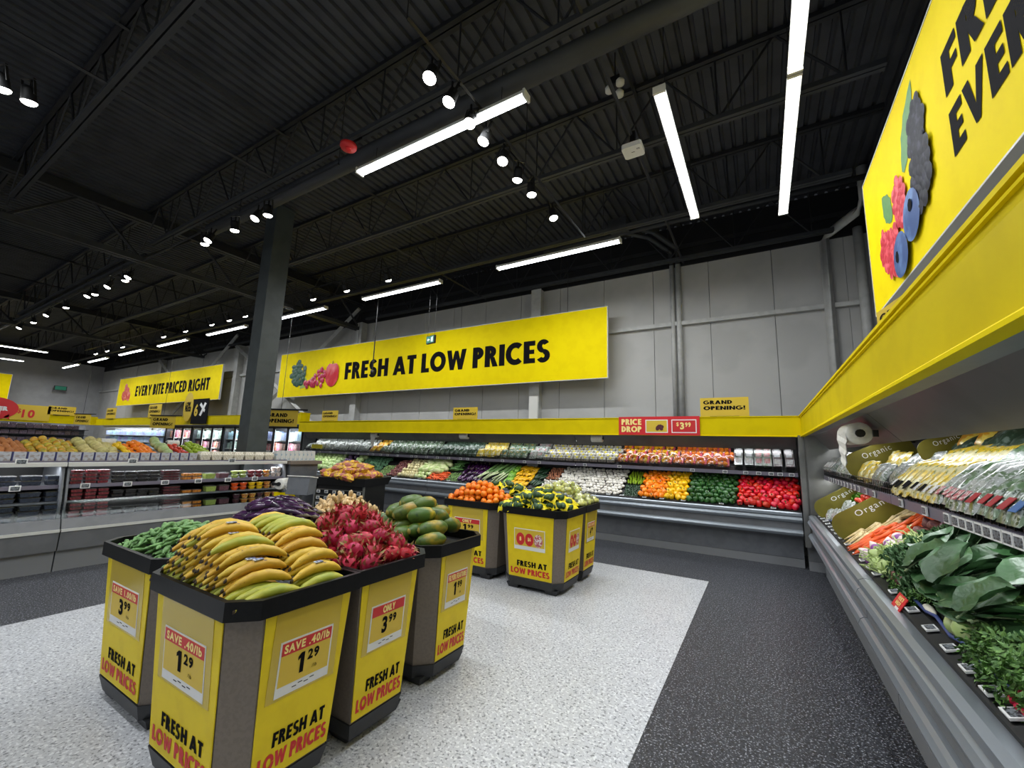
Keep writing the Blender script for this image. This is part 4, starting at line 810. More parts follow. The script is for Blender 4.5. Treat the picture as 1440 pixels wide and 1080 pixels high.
# oranges, avocado bags, pale fruit bags, netted limes ---------------------------
oran = MB().lathe(ell(.042, .083, 8, .62), n=12).mesh('orange', 'orange', True)
kor = K('orange', [oran], 'loose orange heaped in the bin beside the bagged avocados', 'orange', 'oranges in the bin')
heap(kor, -3.70, -2.90, 4.52, 5.03, .925, .21, .083, lambda u, v: anyrot(), layers=2, dz=.07, e=2.0, jit=.12)
avo = MB().lathe([(.004, -.045), (.028, -.038), (.036, -.012), (.032, .015), (.02, .04), (.005, .052)], n=10).mesh('avocado', 'avocado', True)
gua = MB().lathe(ell(.033, .066, 6, .6), n=9).mesh('fruit', 'guava', True)
def sheet(nx, ny, fx, name, m):
    b = MB(); vs = [fx(i / nx, j / ny) for j in range(ny + 1) for i in range(nx + 1)]; b.add(vs, [(j * (nx + 1) + i, j * (nx + 1) + i + 1, (j + 1) * (nx + 1) + i + 1, (j + 1) * (nx + 1) + i) for j in range(ny) for i in range(nx)]); return b.mesh(name, m, True)
def bag_of(name, fruit, fname, n, wrap, wname, spread, label, cat, group, m):
    ps = []
    for q in range(3):
        t = ob(name, None)
        for i in range(n):
            a = i * 2.4; rr = spread * math.sqrt((i + .3) / n); ob(fname, fruit, parent=t, mw=TR((rr * math.cos(a), rr * .8 * math.sin(a), .03 + .022 * (i % 3)), anyrot()))
        ob(wname, wrap(q), parent=t); ps.append(t)
    k = Kind(ps, label, cat, group); KINDS.append(k); return k
net = lambda q: sheet(7, 6, lambda u, v: ((u - .5) * .2, (v - .38) * .17, .1 - .2 * abs(u - .5) ** 1.7 - .25 * max(0, .2 - v) - .1 * max(0, v - .6) + .012 * math.sin(u * 17 + q) * math.cos(v * 13 + q)), 'net_wrap', 'net_yellow')
kav = bag_of('avocado_bag', avo, 'avocado', 6, net, 'net_wrap', .062, 'bag of dark green avocados under yellow netting in the bin', 'bag of avocados', 'bagged avocados in the bin', None)
heap(kav, -2.71, -2.01, 4.48, 5.02, .875, .17, .125, lambda u, v: RZ(U(-.4, .4)) @ RX(U(.15, .5)), layers=2, dz=.075, e=2.2, jit=.15)
kli = kav.again('bag of green limes in yellow netting behind the oranges', 'netted limes in the bin'); KINDS.append(kli)
heap(kli, -3.65, -2.92, 5.15, 5.6, .9, .15, .15, lambda u, v: RZ(U(-.5, .5)) @ RX(U(.0, .3)), layers=1, e=2.2, jit=.15)
pil = lambda q: MB().lathe([(.02, -.02), (.075, .0), (.09, .04), (.085, .085), (.04, .11), (.03, .14)], n=10, jit=.08).mesh('film_bag', 'bagfilm', True)
kgu = bag_of('fruit_bag', gua, 'fruit', 8, pil, 'film_bag', .07, 'clear bag of pale yellow-green fruit in the bin behind the avocados', 'bag of fruit', 'bags of pale fruit in the bin', None)
heap(kgu, -2.72, -2.0, 5.12, 5.6, .9, .2, .125, lambda u, v: RZ(U(0, 6)), layers=1, e=2.2, jit=.12)

# ---------------------------------------------------------------- filling the cases
TH_D, TH_S = math.atan2(.42, .635), math.atan2(.27, .57)
FR = {(c, d): cframe(c, th) for c in ('back', 'right') for d, th in (('deck', TH_D), ('shelf', TH_S))}
def slot(case, lvl, s, t, lift):
    f = FR[case, lvl]; v, z = (.165 + .635 * t, .80 + .42 * t) if lvl == 'deck' else (.27 + .57 * t, 1.385 + .27 * t)
    p = cpt(case, s, v, z) + (f @ Vector((0, 0, lift))); return Matrix.Translation(p) @ f
def rup(): return RZ(U(-.25, .25)) @ RX(R(-90) + U(-.15, .15)) @ RZ(U(0, 6.28))      # long axis up the slope
def racross(): return RZ(R(90) + U(-.25, .25)) @ RX(R(-90) + U(-.15, .15)) @ RZ(U(0, 6.28))
def rfront(): return RX(R(90) + U(-.5, .5)) @ RZ(U(0, 6.28))                            # top end facing the aisle
def fill(k, case, lvl, s0, s1, t0, t1, ds, dt, lift, rot, jit=.15, sc=(.92, 1.08), extra=.0):
    s0, s1 = min(s0, s1), max(s0, s1); ns = max(1, round((s1 - s0) / ds)); nt = max(1, round((t1 - t0) * (.76 if lvl == 'deck' else .63) / dt))
    for j in range(nt):
        for i in range(ns):
            a = (i + .5 + (.25 if j % 2 else -.25) * (ns > 2) + U(-jit, jit)) / ns; c_ = (j + .5 + U(-jit, jit)) / nt
            k.put(slot(case, lvl, s0 + (s1 - s0) * a, t0 + (t1 - t0) * c_, lift + U(0, extra)) @ rot() @ Matrix.Scale(U(*sc), 4), ('on the %s %s' % ('end-wall' if case == 'back' else 'side', lvl), (round(t0, 1), j), '%s tier up' % nth(j + 1 + round(t0 * 8)), -(s0 + (s1 - s0) * a), 'from the corner'))
# peppers
def pepper(m):
    b = MB(); b.lathe([(.006, -.044), (.022, -.046), (.036, -.035), (.041, -.005), (.041, .022), (.034, .038), (.02, .042), (.008, .03)], n=12, lobes=4, amp=.07, jit=.015); return b.mesh('bell_pepper', m, True)
pstem = MB().lathe([(.014, .03), (.007, .036), (.005, .055), (.007, .058)], n=6).mesh('stem', 'stem_green', True)
def pk(m, colour, where): return K('bell_pepper', [pepper(m), pepper(m)], '%s bell pepper stacked on the sloped deck %s' % (colour, where), 'bell pepper', colour + ' bell peppers in the end-wall case', [('stem', pstem)])
fill(pk('pep_orange', 'orange', 'beside the jalapenos'), 'back', 'deck', -1.93, -1.5, 0, .97, .088, .09, .045, anyrot, extra=.03, sc=(1.02, 1.2))
fill(pk('pep_yellow', 'yellow', 'between orange and green peppers'), 'back', 'deck', -1.5, -1.14, 0, .97, .088, .09, .045, anyrot, extra=.03, sc=(1.02, 1.2))
fill(pk('pep_green', 'green', 'between yellow and red peppers'), 'back', 'deck', -1.13, -.4, 0, 1, .09, .092, .045, anyrot, extra=.03, sc=(1.02, 1.2))
fill(pk('pep_red', 'red', 'in the corner of the case'), 'back', 'deck', -.38, .45, 0, .97, .09, .092, .045, anyrot, extra=.03, sc=(1.02, 1.2))
E1 = lambda r, L, k=6, p=.6: ell(r, L, k, p)
def simple(name, profs, mats, label, cat, group, parts=None, **kw): return K(name, [Lm(name, p, mats, **kw) for p in profs], label, cat, group, parts)
fill(simple('banana_pepper', [E1(.022, .15)], 'lime_pepper', 'pale lime-green long pepper in the upper tray beside orange peppers', 'pepper', 'lime-green peppers', n=8), 'back', 'deck', -2.24, -1.94, .5, .98, .05, .1, .03, rup)
fill(simple('jalapeno', [E1(.016, .08)], 'jalapeno', 'small dark green jalapeno in the lower tray beside orange peppers', 'pepper', 'jalapenos', n=7), 'back', 'deck', -2.24, -1.96, 0, .44, .036, .045, .025, lambda: RZ(U(-.8, .8)) @ rup())
cap = MB().lathe([(.012, -.03), (.013, -.005), (.03, -.008), (.034, .002), (.026, .016), (.008, .022)], n=10).mesh('mushroom', 'mushroom', True)
kmu = K('mushroom', [cap], 'loose white mushroom heaped on the deck under the mushroom packages', 'mushroom', 'loose white mushrooms')
fill(kmu, 'back', 'deck', -3.62, -2.28, 0, 1, .07, .075, .03, lambda: RX(U(-.3, .5)) @ RY(U(-.4, .4)), sc=(1.0, 1.35), extra=.02)
fill(simple('shallot', [E1(.022, .05)], 'shallot', 'reddish brown shallot beside the loose mushrooms', 'shallot', 'shallots in the end-wall case', n=8), 'back', 'deck', -3.95, -3.65, .45, .98, .048, .05, .02, anyrot)
fill(simple('garlic_bulb', [[(.006, -.022), (.026, -.02), (.03, -.002), (.016, .018), (.005, .035)]], 'mushroom', 'white garlic bulb below the shallots', 'garlic', 'garlic bulbs in the end-wall case', n=9, lobes=6, amp=.06), 'back', 'deck', -3.95, -3.65, 0, .42, .055, .06, .02, anyrot)
fill(simple('zucchini', [E1(.024, .22, 6, .4)], 'jalapeno', 'dark green zucchini between yellow squash and shallots', 'zucchini', 'dark zucchini in the end-wall case', n=8), 'back', 'deck', -4.22, -3.97, .1, .95, .05, .2, .03, lambda: RZ(-.5) @ rup())
fill(simple('yellow_squash', [[(.01, -.09), (.026, -.075), (.026, 0), (.017, .06), (.011, .09)]], 'squash_y', 'bright yellow squash in a tight row on the deck', 'squash', 'yellow squash in the end-wall case', n=8), 'back', 'deck', -4.68, -4.24, .05, .98, .055, .17, .03, lambda: RZ(-.35) @ rup())
fill(simple('romaine_head', [[(.02, -.13), (.05, -.09), (.06, 0), (.05, .09), (.02, .14)]], 'lettuce', 'green romaine head beside the leeks', 'lettuce', 'romaine heads in the end-wall case', n=10, jit=.12), 'back', 'deck', -4.85, -4.68, .05, .95, .1, .2, .04, rup)
kle = simple('leek', [[(.014, -.3), (.015, -.12), (.016, .0), (.026, .12), (.03, .24), (.016, .32)]], ['leek_w', 'leek'], 'long leek with pale shaft laid slantwise on the deck', 'leek', 'leeks in the end-wall case', n=7, zones=[0, 0, 1, 1, 1])
fill(kle, 'back', 'deck', -5.5, -4.85, .35, .75, .05, .6, .035, lambda: RZ(-.45) @ rup(), extra=.03)
ke2 = ke.again('purple eggplant piled on the deck beside the leeks', 'eggplants in the end-wall case'); KINDS.append(ke2)
fill(ke2, 'back', 'deck', -6.1, -5.5, .1, .98, .062, .24, .03, rup, extra=.02)
fill(simple('green_bean', [E1(.006, .12)], 'beans', 'thin green bean in the low tray beside the carrots', 'green bean', 'green beans in the end-wall case', n=5), 'back', 'deck', -6.42, -6.08, 0, .42, .03, .05, .02, lambda: RZ(U(-.9, .9)) @ rup(), extra=.02)
fill(simple('cucumber', [E1(.024, .3, 6, .35)], 'cucumber', 'long green cucumber stacked above the green beans', 'cucumber', 'cucumbers in the end-wall case', n=8), 'back', 'deck', -6.62, -6.1, .5, 1, .5, .05, .03, racross, extra=.01)
fill(simple('cucumber', [E1(.024, .3, 6, .35)], 'cucumber', 'shiny top green cucumber stacked above the green beans', 'cucumber', 'cucumbers in the end-wall case', n=8), 'back', 'deck', -6.6, -6.15, .5, 1, .5, .06, .065, racross, extra=.01)
kca = simple('carrot', [[(.002, -.09), (.009, -.05), (.015, .03), (.018, .075), (.008, .088)]], 'carrot', 'bright orange carrot in the low tray under the napa cabbage', 'carrot', 'carrots in the end-wall case', n=8)
fill(kca, 'back', 'deck', -6.95, -6.44, 0, .4, .036, .07, .025, lambda: RZ(U(-.7, .7)) @ racross(), extra=.03)
fill(simple('napa_cabbage', [[(.02, -.13), (.05, -.11), (.065, -.02), (.062, .07), (.035, .13)]], 'napa', 'pale napa cabbage stacked on the deck above the carrots', 'napa cabbage', 'napa cabbages in the end-wall case', n=10, jit=.05), 'back', 'deck', -7.4, -6.65, .3, .98, .2, .11, .06, racross, extra=.02)
fill(simple('celery_root', [E1(.06, .11)], 'celeriac', 'cream-coloured celery root between beets and napa cabbage', 'celery root', 'celery roots in the end-wall case', n=10, jit=.08), 'back', 'deck', -7.95, -7.4, 0, .95, .11, .11, .05, anyrot, extra=.02)
fill(simple('fennel_bulb', [E1(.05, .1)], 'napa', 'pale fennel bulb in front of the napa cabbage', 'fennel', 'fennel bulbs in the end-wall case', n=9, jit=.06), 'back', 'deck', -7.4, -6.98, 0, .28, .1, .1, .05, anyrot)
kbe = simple('beet', [[(.002, -.06), (.02, -.04), (.04, -.01), (.038, .02), (.015, .04), (.008, .05)]], 'beet', 'dusky red beet beside the celery root', 'beet', 'beets in the end-wall case', n=9, jit=.03)
fill(kbe, 'back', 'deck', -8.35, -7.95, 0, .9, .085, .085, .04, anyrot)
def broc():
    b = MB(); b.c = 0
    for i in range(11):
        a = i * 2.4; q = .055 * math.sqrt(i / 11); b.lathe(E1(.028, .05, 4), n=7, jit=.12, ox=q * math.cos(a), oy=q * math.sin(a), oz=.02 - q * .4)
    b.c = 1; b.lathe([(.016, -.07), (.02, -.02), (.03, .0)], n=7); return b.mesh('broccoli_crown', ['broccoli', 'broc_stem'], True)
kbr = K('broccoli_crown', [broc(), broc()], 'dark green broccoli crown next to the cabbages', 'broccoli', 'broccoli crowns in the end-wall case')
fill(kbr, 'back', 'deck', -9.7, -8.75, 0, 1, .125, .12, .05, lambda: RX(U(-.2, .6)) @ RZ(U(0, 6)))
ksp = simple('brussels_sprout', [E1(.02, .04)], 'broc_stem', 'small green brussels sprout between broccoli and beets', 'brussels sprout', 'brussels sprouts in the end-wall case', n=7)
fill(ksp, 'back', 'deck', -8.75, -8.38, 0, .6, .05, .05, .02, anyrot)
kcb = simple('green_cabbage', [E1(.085, .16)], 'cabbage', 'round pale green cabbage at the freezer end of the case', 'cabbage', 'green cabbages in the end-wall case', n=12, jit=.03)
fill(kcb, 'back', 'deck', -12.0, -10.55, 0, 1, .17, .16, .07, anyrot, extra=.02); fill(kcb, 'back', 'deck', -10.05, -9.75, 0, 1, .17, .16, .07, anyrot)
fill(simple('red_cabbage', [E1(.085, .16)], 'cabbage_red', 'purple cabbage between green cabbages', 'cabbage', 'purple cabbages in the end-wall case', n=12, jit=.03), 'back', 'deck', -10.5, -10.1, 0, 1, .18, .17, .07, anyrot)

# bags and packs
def pillow(name, w_, h, th, m, n=7):
    b = MB(); vs = []
    for sgn in (1, -1):
        for j in range(n + 1):
            for i in range(n + 1):
                u, v = i / n * 2 - 1, j / n * 2 - 1; e = max(0, (1 - abs(u) ** 3)) * max(0, (1 - abs(v) ** 4)); vs.append((u * w_ / 2 * (1 - .06 * abs(v) ** 3), v * h / 2, sgn * (th / 2 * e ** .6 * (1 + U(-.25, .25)) + .0008)))
    N_ = (n + 1) ** 2; fs = []
    for j in range(n):
        for i in range(n):
            a = j * (n + 1) + i; fs += [(a, a + 1, a + n + 2, a + n + 1), (N_ + a, N_ + a + n + 1, N_ + a + n + 2, N_ + a + 1)]
    b.add(vs, fs); return b.mesh(name, m, True)
def bagkind(name, w_, h, th, m, label, cat, group, lab=None):
    k = K(name, [pillow(name, w_, h, th, m) for _ in range(2)], label, cat, group)
    if lab:
        for o in k.p: ob('label', MB().box(-w_ * .3, w_ * .3, -h * .2, h * .12, th * .42, th * .42 + .002), lab, o)
    return k
def lean(a=.35): return lambda: RZ(U(-.12, .12)) @ RX(R(28) + U(-.1, .25) + a - .35)
kb = lambda m, label, group, lab=None, s=1.0: bagkind('salad_bag', .17 * s, .2 * s, .07 * s, m, label, 'salad bag', group, lab)
bw = kb('bag_white', 'clear bag of pale greens on the top shelf near the freezer', 'pale salad bags'); fill(bw, 'back', 'shelf', -12, -9.2, 0, 1, .17, .2, .09, lean())
fill(kb('bag_gold', 'orange bag on the top shelf below a hanging bag roll', 'orange bags on the top shelf'), 'back', 'shelf', -9.15, -8.8, 0, 1, .17, .2, .09, lean())
fill(kb('bag_green', 'clear bag of mixed greens on the middle of the top shelf', 'mixed salad bags', 'label_white'), 'back', 'shelf', -8.75, -6.9, 0, 1, .17, .2, .09, lean())
fill(kb('bag_dark', 'dark leafy bunch in a clear sleeve on the top shelf', 'dark leafy sleeves'), 'back', 'shelf', -6.85, -5.65, 0, 1, .13, .2, .09, lean())
fill(kb('bag_yellow', 'yellow and white salad bag on the top shelf', 'yellow salad bags', 'label_yellow'), 'back', 'shelf', -5.6, -5.0, 0, 1, .15, .2, .09, lean())
fill(kb('bag_green', 'salad kit bag between yellow bags and mushroom packs', 'salad kit bags', 'bag_gold'), 'back', 'shelf', -4.95, -4.3, 0, 1, .16, .2, .09, lean())
fill(kb('bag_white', 'white vegetable pack beside the mushroom packs', 'white vegetable packs', 'label_pink'), 'back', 'shelf', -4.25, -3.95, 0, 1, .14, .2, .08, lean())
# mushroom packs: tray, mushrooms, film, star label
def mpack():
    t = ob('mushroom_pack', MB().prism([(-.07, -.03), (.07, -.03), (.078, .0), (-.078, .0)], 'y', -.055, .055), 'cup_white')
    for i in range(6): ob('mushroom', cap, parent=t, mw=TR(((i % 3 - 1) * .048, (i // 3 - .5) * .05, .012), RX(U(-.3, .3)), s=.9))
    ob('film_bag', MB().prism([(-.078, 0), (.078, 0), (.066, .036), (-.066, .036)], 'y', -.055, .055), 'film', t)
    b = MB(); r_ = [.034 if i % 2 else .016 for i in range(12)]; b.add([(r_[i] * math.cos(i * .5236), r_[i] * math.sin(i * .5236), .0385) for i in range(12)] + [(0, 0, .0385)], [(i, (i + 1) % 12, 12) for i in range(12)]); ob('star_label', b, 'label_yellow', t); return t
kmp = Kind([mpack()], 'pale tray of white mushrooms with a yellow star label on the top shelf', 'mushroom pack', 'mushroom packs on the top shelf'); KINDS.append(kmp)
fill(kmp, 'back', 'shelf', -3.9, -2.38, 0, 1, .165, .115, .06, lambda: RX(R(24)), jit=.03, sc=(1, 1))
# pepper bags
def pepbag(ms):
    t = ob('pepper_bag', None)
    for i in range(4): ob('pepper', PEPM[ms[i % len(ms)]], parent=t, mw=TR(((i % 2 - .5) * .078, (i // 2 - .5) * .08, .0), anyrot(), s=.92))
    ob('film_bag', pillow('film_bag', .2, .21, .1, 'bagfilm', 5), parent=t); ob('label', MB().box(.06, .1, -.09, .05, -.02, .02), 'net_pink', t); return t
PEPM = {m: pepper(m) for m in ('pep_orange', 'pep_yellow', 'pep_red')}
kpb1 = Kind([pepbag(['pep_orange', 'pep_yellow']), pepbag(['pep_yellow', 'pep_orange', 'pep_yellow'])], 'bag of mixed orange and yellow peppers on the top shelf', 'bag of peppers', 'mixed pepper bags'); KINDS.append(kpb1)
fill(kpb1, 'back', 'shelf', -2.33, -1.35, 0, 1, .195, .2, .085, lean(.2), jit=.05)
kpb2 = Kind([pepbag(['pep_orange'])], 'bag of all-orange peppers on the top shelf', 'bag of peppers', 'orange pepper bags'); KINDS.append(kpb2)
fill(kpb2, 'back', 'shelf', -1.33, -.45, 0, 1, .195, .2, .085, lean(.2), jit=.05)
# clamshell jars at the corner
def shell(m, lab):
    t = ob('salad_tub', MB().box(-.055, .055, -.085, .07, -.05, .035), m)
    ob('tub_wall', MB().box(-.062, .062, -.09, .1, -.056, .05), 'clam', t); ob('lid', MB().box(-.066, .066, .1, .112, -.06, .054), 'clam', t); ob('label', MB().box(-.04, .04, -.05, .03, .051, .053), lab, t); return t
for s0, s1, m, lab, nm_ in ((-.43, -.12, 'bag_dark', 'label_white', 'dark greens'), (-.12, .12, 'bag_green', 'label_pink', 'mixed sprouts'), (.12, .44, 'grape_dark', 'label_white', 'dark red leaves')):
    k = Kind([shell(m, lab)], 'clear tub of %s on the top shelf in the case corner' % nm_, 'salad tub', 'clear tubs of ' + nm_); KINDS.append(k)
    fill(k, 'back', 'shelf', s0, s1, .0, 1, .15, .24, .11, lambda: RX(R(40)), jit=.02, sc=(1, 1))
tag(ob('shelf_talker', MB().box(-11.7, -11.2, YC + .22, YC + .225, 1.44, 1.56), 'label_yellow'), 'yellow strip notice on the top shelf near the freezer end', 'notice')

# ---------------------------------------------------------------- side case produce
def divider(o, th, w_, h, label):
    t = thing('organic_divider', label, 'divider sign', group='olive organic dividers'); t.matrix_basis = frame(o, (math.cos(th), .0, math.sin(th)), (0, -1, 0))
    pr = [(w_, 0), (w_, h)] + [(h * .5 - h * .5 * math.sin(a), h - h * .5 + h * .5 * math.cos(a)) for a in [i * math.pi / 12 for i in range(7)]] + [(0, h * .3), (.03, 0)]
    ob('board', MB().prism(pr, 'z', -.004, 0), 'olive', t); letters('Organic', w_ * .3, h * .55, w_ * .42, h * .28, 'white', t, .0015, bold=.0); return t
divider((.64, 5.3, .80), TH_D, .80, .25, 'olive Organic divider standing behind the carrots on the lower deck')
divider((.64, 7.0, .80), TH_D, .80, .24, 'olive Organic divider far down the lower deck near the corner post')
divider((.78, 5.45, 1.40), TH_S, .58, .25, 'olive Organic divider standing behind the yellow bags on the upper shelf')
divider((1.0, 4.1, 1.58), TH_S, .35, .16, 'small olive divider at the back of the upper shelf')
def Rf(k, *a, **q): fill(k, 'right', *a, **q)
kpn = simple('parsnip', [[(.002, -.1), (.008, -.05), (.015, .03), (.021, .08), (.01, .095)]], 'parsnip', 'cream parsnip lying beside the Organic divider', 'parsnip', 'organic parsnips', n=8)
Rf(kpn, 'deck', 4.98, 5.28, .02, .98, .05, .14, .03, lambda: RZ(U(-.5, .5)) @ rup(), extra=.03)
kcr = kca.again('organic orange carrot in front of the parsnips', 'organic carrots'); KINDS.append(kcr)
Rf(kcr, 'deck', 4.55, 4.98, .02, .98, .04, .13, .03, lambda: RZ(U(-.4, .4)) @ rup(), extra=.035, sc=(1.0, 1.35))
kbt = kbe.again('dark organic beet at the back of the lower deck behind the carrots', 'organic beets'); KINDS.append(kbt)
Rf(kbt, 'deck', 4.2, 4.55, .5, 1, .09, .09, .045, anyrot)
ktu = simple('turnip', [[(.003, -.06), (.02, -.04), (.042, -.01), (.042, .015), (.02, .04), (.008, .045)]], ['turnip', 'turnip_top'], 'white turnip with a purple crown in front of the carrots', 'turnip', 'organic turnips', n=10, zones=[0, 0, 0, 1, 1])
Rf(ktu, 'deck', 4.25, 4.55, .0, .45, .085, .085, .045, anyrot)
kra = simple('radicchio', [E1(.06, .12)], 'radicchio', 'wine-red radicchio head with white veins', 'radicchio', 'radicchio heads', n=12, jit=.03)
Rf(kra, 'deck', 3.95, 4.2, .45, 1, .12, .12, .06, anyrot)
kko = K('kohlrabi', [MB().lathe(E1(.055, .1), n=10, jit=.04).mesh('kohlrabi', 'kohlrabi', True)], 'pale green kohlrabi with cut stems on the lower deck', 'kohlrabi', 'kohlrabi bulbs')
for o in kko.p:
    b = MB()
    for i in range(9): a = i * .7; b.tube([(.04 * math.cos(a), .04 * math.sin(a), U(-.02, .03)), (.07 * math.cos(a), .07 * math.sin(a), U(.0, .06)), (.09 * math.cos(a + .3), .09 * math.sin(a + .3), U(.03, .09))], [.007, .005, .004], 5)
    ob('cut_stems_foliage', b, 'kohlrabi', o)
Rf(kko, 'deck', 3.68, 4.25, .0, .48, .12, .12, .055, lambda: RX(U(-.5, .5)) @ RZ(U(0, 6)), extra=.03)
def leaf(b, L, wd, curl, org, yaw, pitch, roll=0, m=0, rf=.0):
    M_ = Matrix.Translation(org) @ RZ(yaw) @ RX(pitch) @ RY(roll); nx, ny = 6, 7; vs = []
    for j in range(ny + 1):
        v = j / ny; ww = wd * (math.sin(math.pi * (.08 + .86 * v)) ** .7)
        for i in range(nx + 1):
            u = i / nx * 2 - 1; vs.append(M_ @ Vector((u * ww / 2, L * v, curl * (v * v) * -L + abs(u) * wd * .16 + rf * math.sin(9 * v + 7 * u) * wd * abs(u))))
    b.add(vs, [(j * (nx + 1) + i, j * (nx + 1) + i + 1, (j + 1) * (nx + 1) + i + 1, (j + 1) * (nx + 1) + i) for j in range(ny) for i in range(nx)], m)
    b.tube([M_ @ Vector((0, -.02, .0)), M_ @ Vector((0, L * .3, -.004 + curl * .09 * -L)), M_ @ Vector((0, L * .92, .004 - curl * .85 * L))], [.006, .004, .0015], 5, m + 1)
def collard():
    t = ob('collard_bunch', None)
    for i in range(7):
        b = MB(); leaf(b, U(.2, .27), U(.16, .22), U(.15, .6), (U(-.05, .05), U(-.03, .03), .01 + .018 * i), U(-.9, .9), U(-.1, .5), U(-.5, .5), 0, .06); ob('leaf', b, ['collard', 'vein'], t, smooth=True)
    return t
kco = Kind([collard() for _ in range(4)], 'bunch of broad dark green collard leaves on the lower deck', 'collard greens', 'collard bunches in the side case'); KINDS.append(kco)
Rf(kco, 'deck', 2.5, 3.42, .1, .95, .2, .17, .04, lambda: RZ(U(-.8, .8)) @ RX(U(-.1, .35)), extra=.04)
def tuft(name, m, n, rad, hgt, ls, lw, curl):
    b = MB()
    for i in range(n):
        a = U(0, 6.28); q = math.sqrt(U(0, 1)); h = hgt * (1 - q * q * .7) * U(.55, 1); x, y = rad * q * math.cos(a), rad * q * math.sin(a); M_ = Matrix.Translation((x, y, h)) @ RZ(a + U(-.8, .8)) @ RX(U(-.6, .9))
        s = U(.7, 1.25); w_, l_ = lw * s, ls * s; b.add([M_ @ Vector(p) for p in ((0, 0, 0), (w_ * .5, l_ * .35, curl * w_), (w_ * .38, l_ * .8, -curl * w_), (0, l_, curl * w_ * .5), (-w_ * .38, l_ * .8, curl * w_), (-w_ * .5, l_ * .35, -curl * w_), (0, l_ * .5, .0))], [(0, 1, 6), (1, 2, 6), (2, 3, 6), (3, 4, 6), (4, 5, 6), (5, 0, 6)])
    return b.mesh(name, m, False)
def bunch(name, m, stem, **kw):
    t = ob(name, None); ob('foliage', tuft('foliage', m, **kw), parent=t); b = MB()
    for i in range(10): b.tube([(U(-.02, .02), U(-.17, -.12), .01), (U(-.06, .06), U(-.03, .04), .06)], .004, 4)
    ob('stalks_foliage', b, stem, t); return t
kka = Kind([bunch('kale_bunch', 'kale', 'broc_stem', n=260, rad=.13, hgt=.13, ls=.032, lw=.032, curl=.5) for _ in range(3)], 'curly green kale bunch between kohlrabi and collards', 'kale', 'curly kale bunches'); KINDS.append(kka)
Rf(kka, 'deck', 3.3, 3.98, .1, .95, .18, .17, .0, lambda: RZ(U(-.5, .5)), extra=.03)
khe = Kind([bunch('herb_bunch', 'herb', 'stem_green', n=330, rad=.12, hgt=.14, ls=.04, lw=.011, curl=.3) for _ in range(3)], 'bushy green herb bunch at the near end of the lower deck', 'herbs', 'herb bunches near the viewer'); KINDS.append(khe)
Rf(khe, 'deck', .8, 2.6, .05, .95, .17, .17, .0, lambda: RZ(U(-.5, .5)), extra=.03)
khp = khe.again('parsley bunch at the front of the deck below the kale', 'parsley bunches'); KINDS.append(khp); Rf(khp, 'deck', 3.15, 3.7, .0, .16, .16, .12, .0, lambda: RZ(U(-.5, .5)), sc=(.6, .75))
klt = Kind([bunch('lettuce_head', 'lettuce', 'broc_stem', n=90, rad=.11, hgt=.12, ls=.06, lw=.055, curl=.35) for _ in range(2)], 'light green leaf lettuce behind the kale and radicchio', 'lettuce', 'leaf lettuce heads'); KINDS.append(klt)
Rf(klt, 'deck', 3.6, 3.95, .8, 1.05, .18, .15, .0, lambda: RZ(U(0, 6)))
kbl = kbe.again('dark beet at the front edge below the kohlrabi', 'beets at the deck front'); KINDS.append(kbl); Rf(kbl, 'deck', 3.45, 3.66, .04, .22, .08, .08, .05, anyrot)
kda = simple('daikon', [[(.004, -.16), (.02, -.1), (.034, .0), (.036, .09), (.02, .12)]], 'daikon', 'white daikon root poking out from under the collards', 'daikon', 'daikon roots', n=10)
Rf(kda, 'deck', 3.02, 3.1, .0, .12, .07, .2, .03, racross, sc=(.6, .7)); 
kfe = simple('fennel_bulb', [E1(.055, .13)], 'napa', 'pale fennel bulb at the deck front between collards and herbs', 'fennel', 'fennel bulbs in the side case', n=10, jit=.05); Rf(kfe, 'deck', 2.62, 2.78, .03, .25, .1, .12, .05, anyrot, sc=(.8,.9))
kr = simple('radish', [E1(.016, .034)], 'radish', 'small bright red radish at the near front edge', 'radish', 'red radishes', n=8); Rf(kr, 'deck', 1.98, 2.14, .0, .1, .04, .05, .05, anyrot)
kbs = kb('bag_white', 'clear bag of mixed vegetables at the far end of the lower deck', 'mixed vegetable bags'); Rf(kbs, 'deck', 5.5, 6.9, .0, .75, .18, .19, .06, lean())
klf = klt.again('green lettuce far down the lower deck by the corner post', 'far leaf lettuces'); KINDS.append(klf); Rf(klf, 'deck', 6.6, 7.4, .55, 1.0, .2, .17, .0, lambda: RZ(U(0, 6)))
ktm = simple('tomato', [E1(.035, .062)], 'tomato', 'red tomato among the bags far down the lower deck', 'tomato', 'far tomatoes', n=9); Rf(ktm, 'deck', 6.2, 6.5, .5, .8, .08, .08, .13, anyrot)
# upper shelf of the side case
kt = Kind([shell('bag_white', 'label_white')], 'clear white-labelled tub at the far end of the upper shelf', 'salad tub', 'far white tubs'); KINDS.append(kt); Rf(kt, 'shelf', 6.6, 7.35, .0, .5, .15, .2, .1, lambda: RX(R(25)), jit=.03, sc=(1, 1))
klu = klt.again('leaf lettuce on the upper shelf before the Organic divider', 'lettuce on the upper shelf'); KINDS.append(klu); Rf(klu, 'shelf', 5.6, 6.6, .3, .95, .2, .2, .02, lambda: RZ(U(0, 6)), sc=(.7, .85))
kpw = kb('bag_white', 'clear bag of mushrooms on the upper shelf past the divider', 'pale bags past the divider'); Rf(kpw, 'shelf', 5.6, 6.5, .0, .3, .17, .2, .08, lean())
kye = kb('bag_yellow', 'yellow bag in front of the Organic divider on the upper shelf', 'yellow bags on the side shelf', None); Rf(kye, 'shelf', 4.6, 5.35, .0, .7, .17, .2, .08, lean())
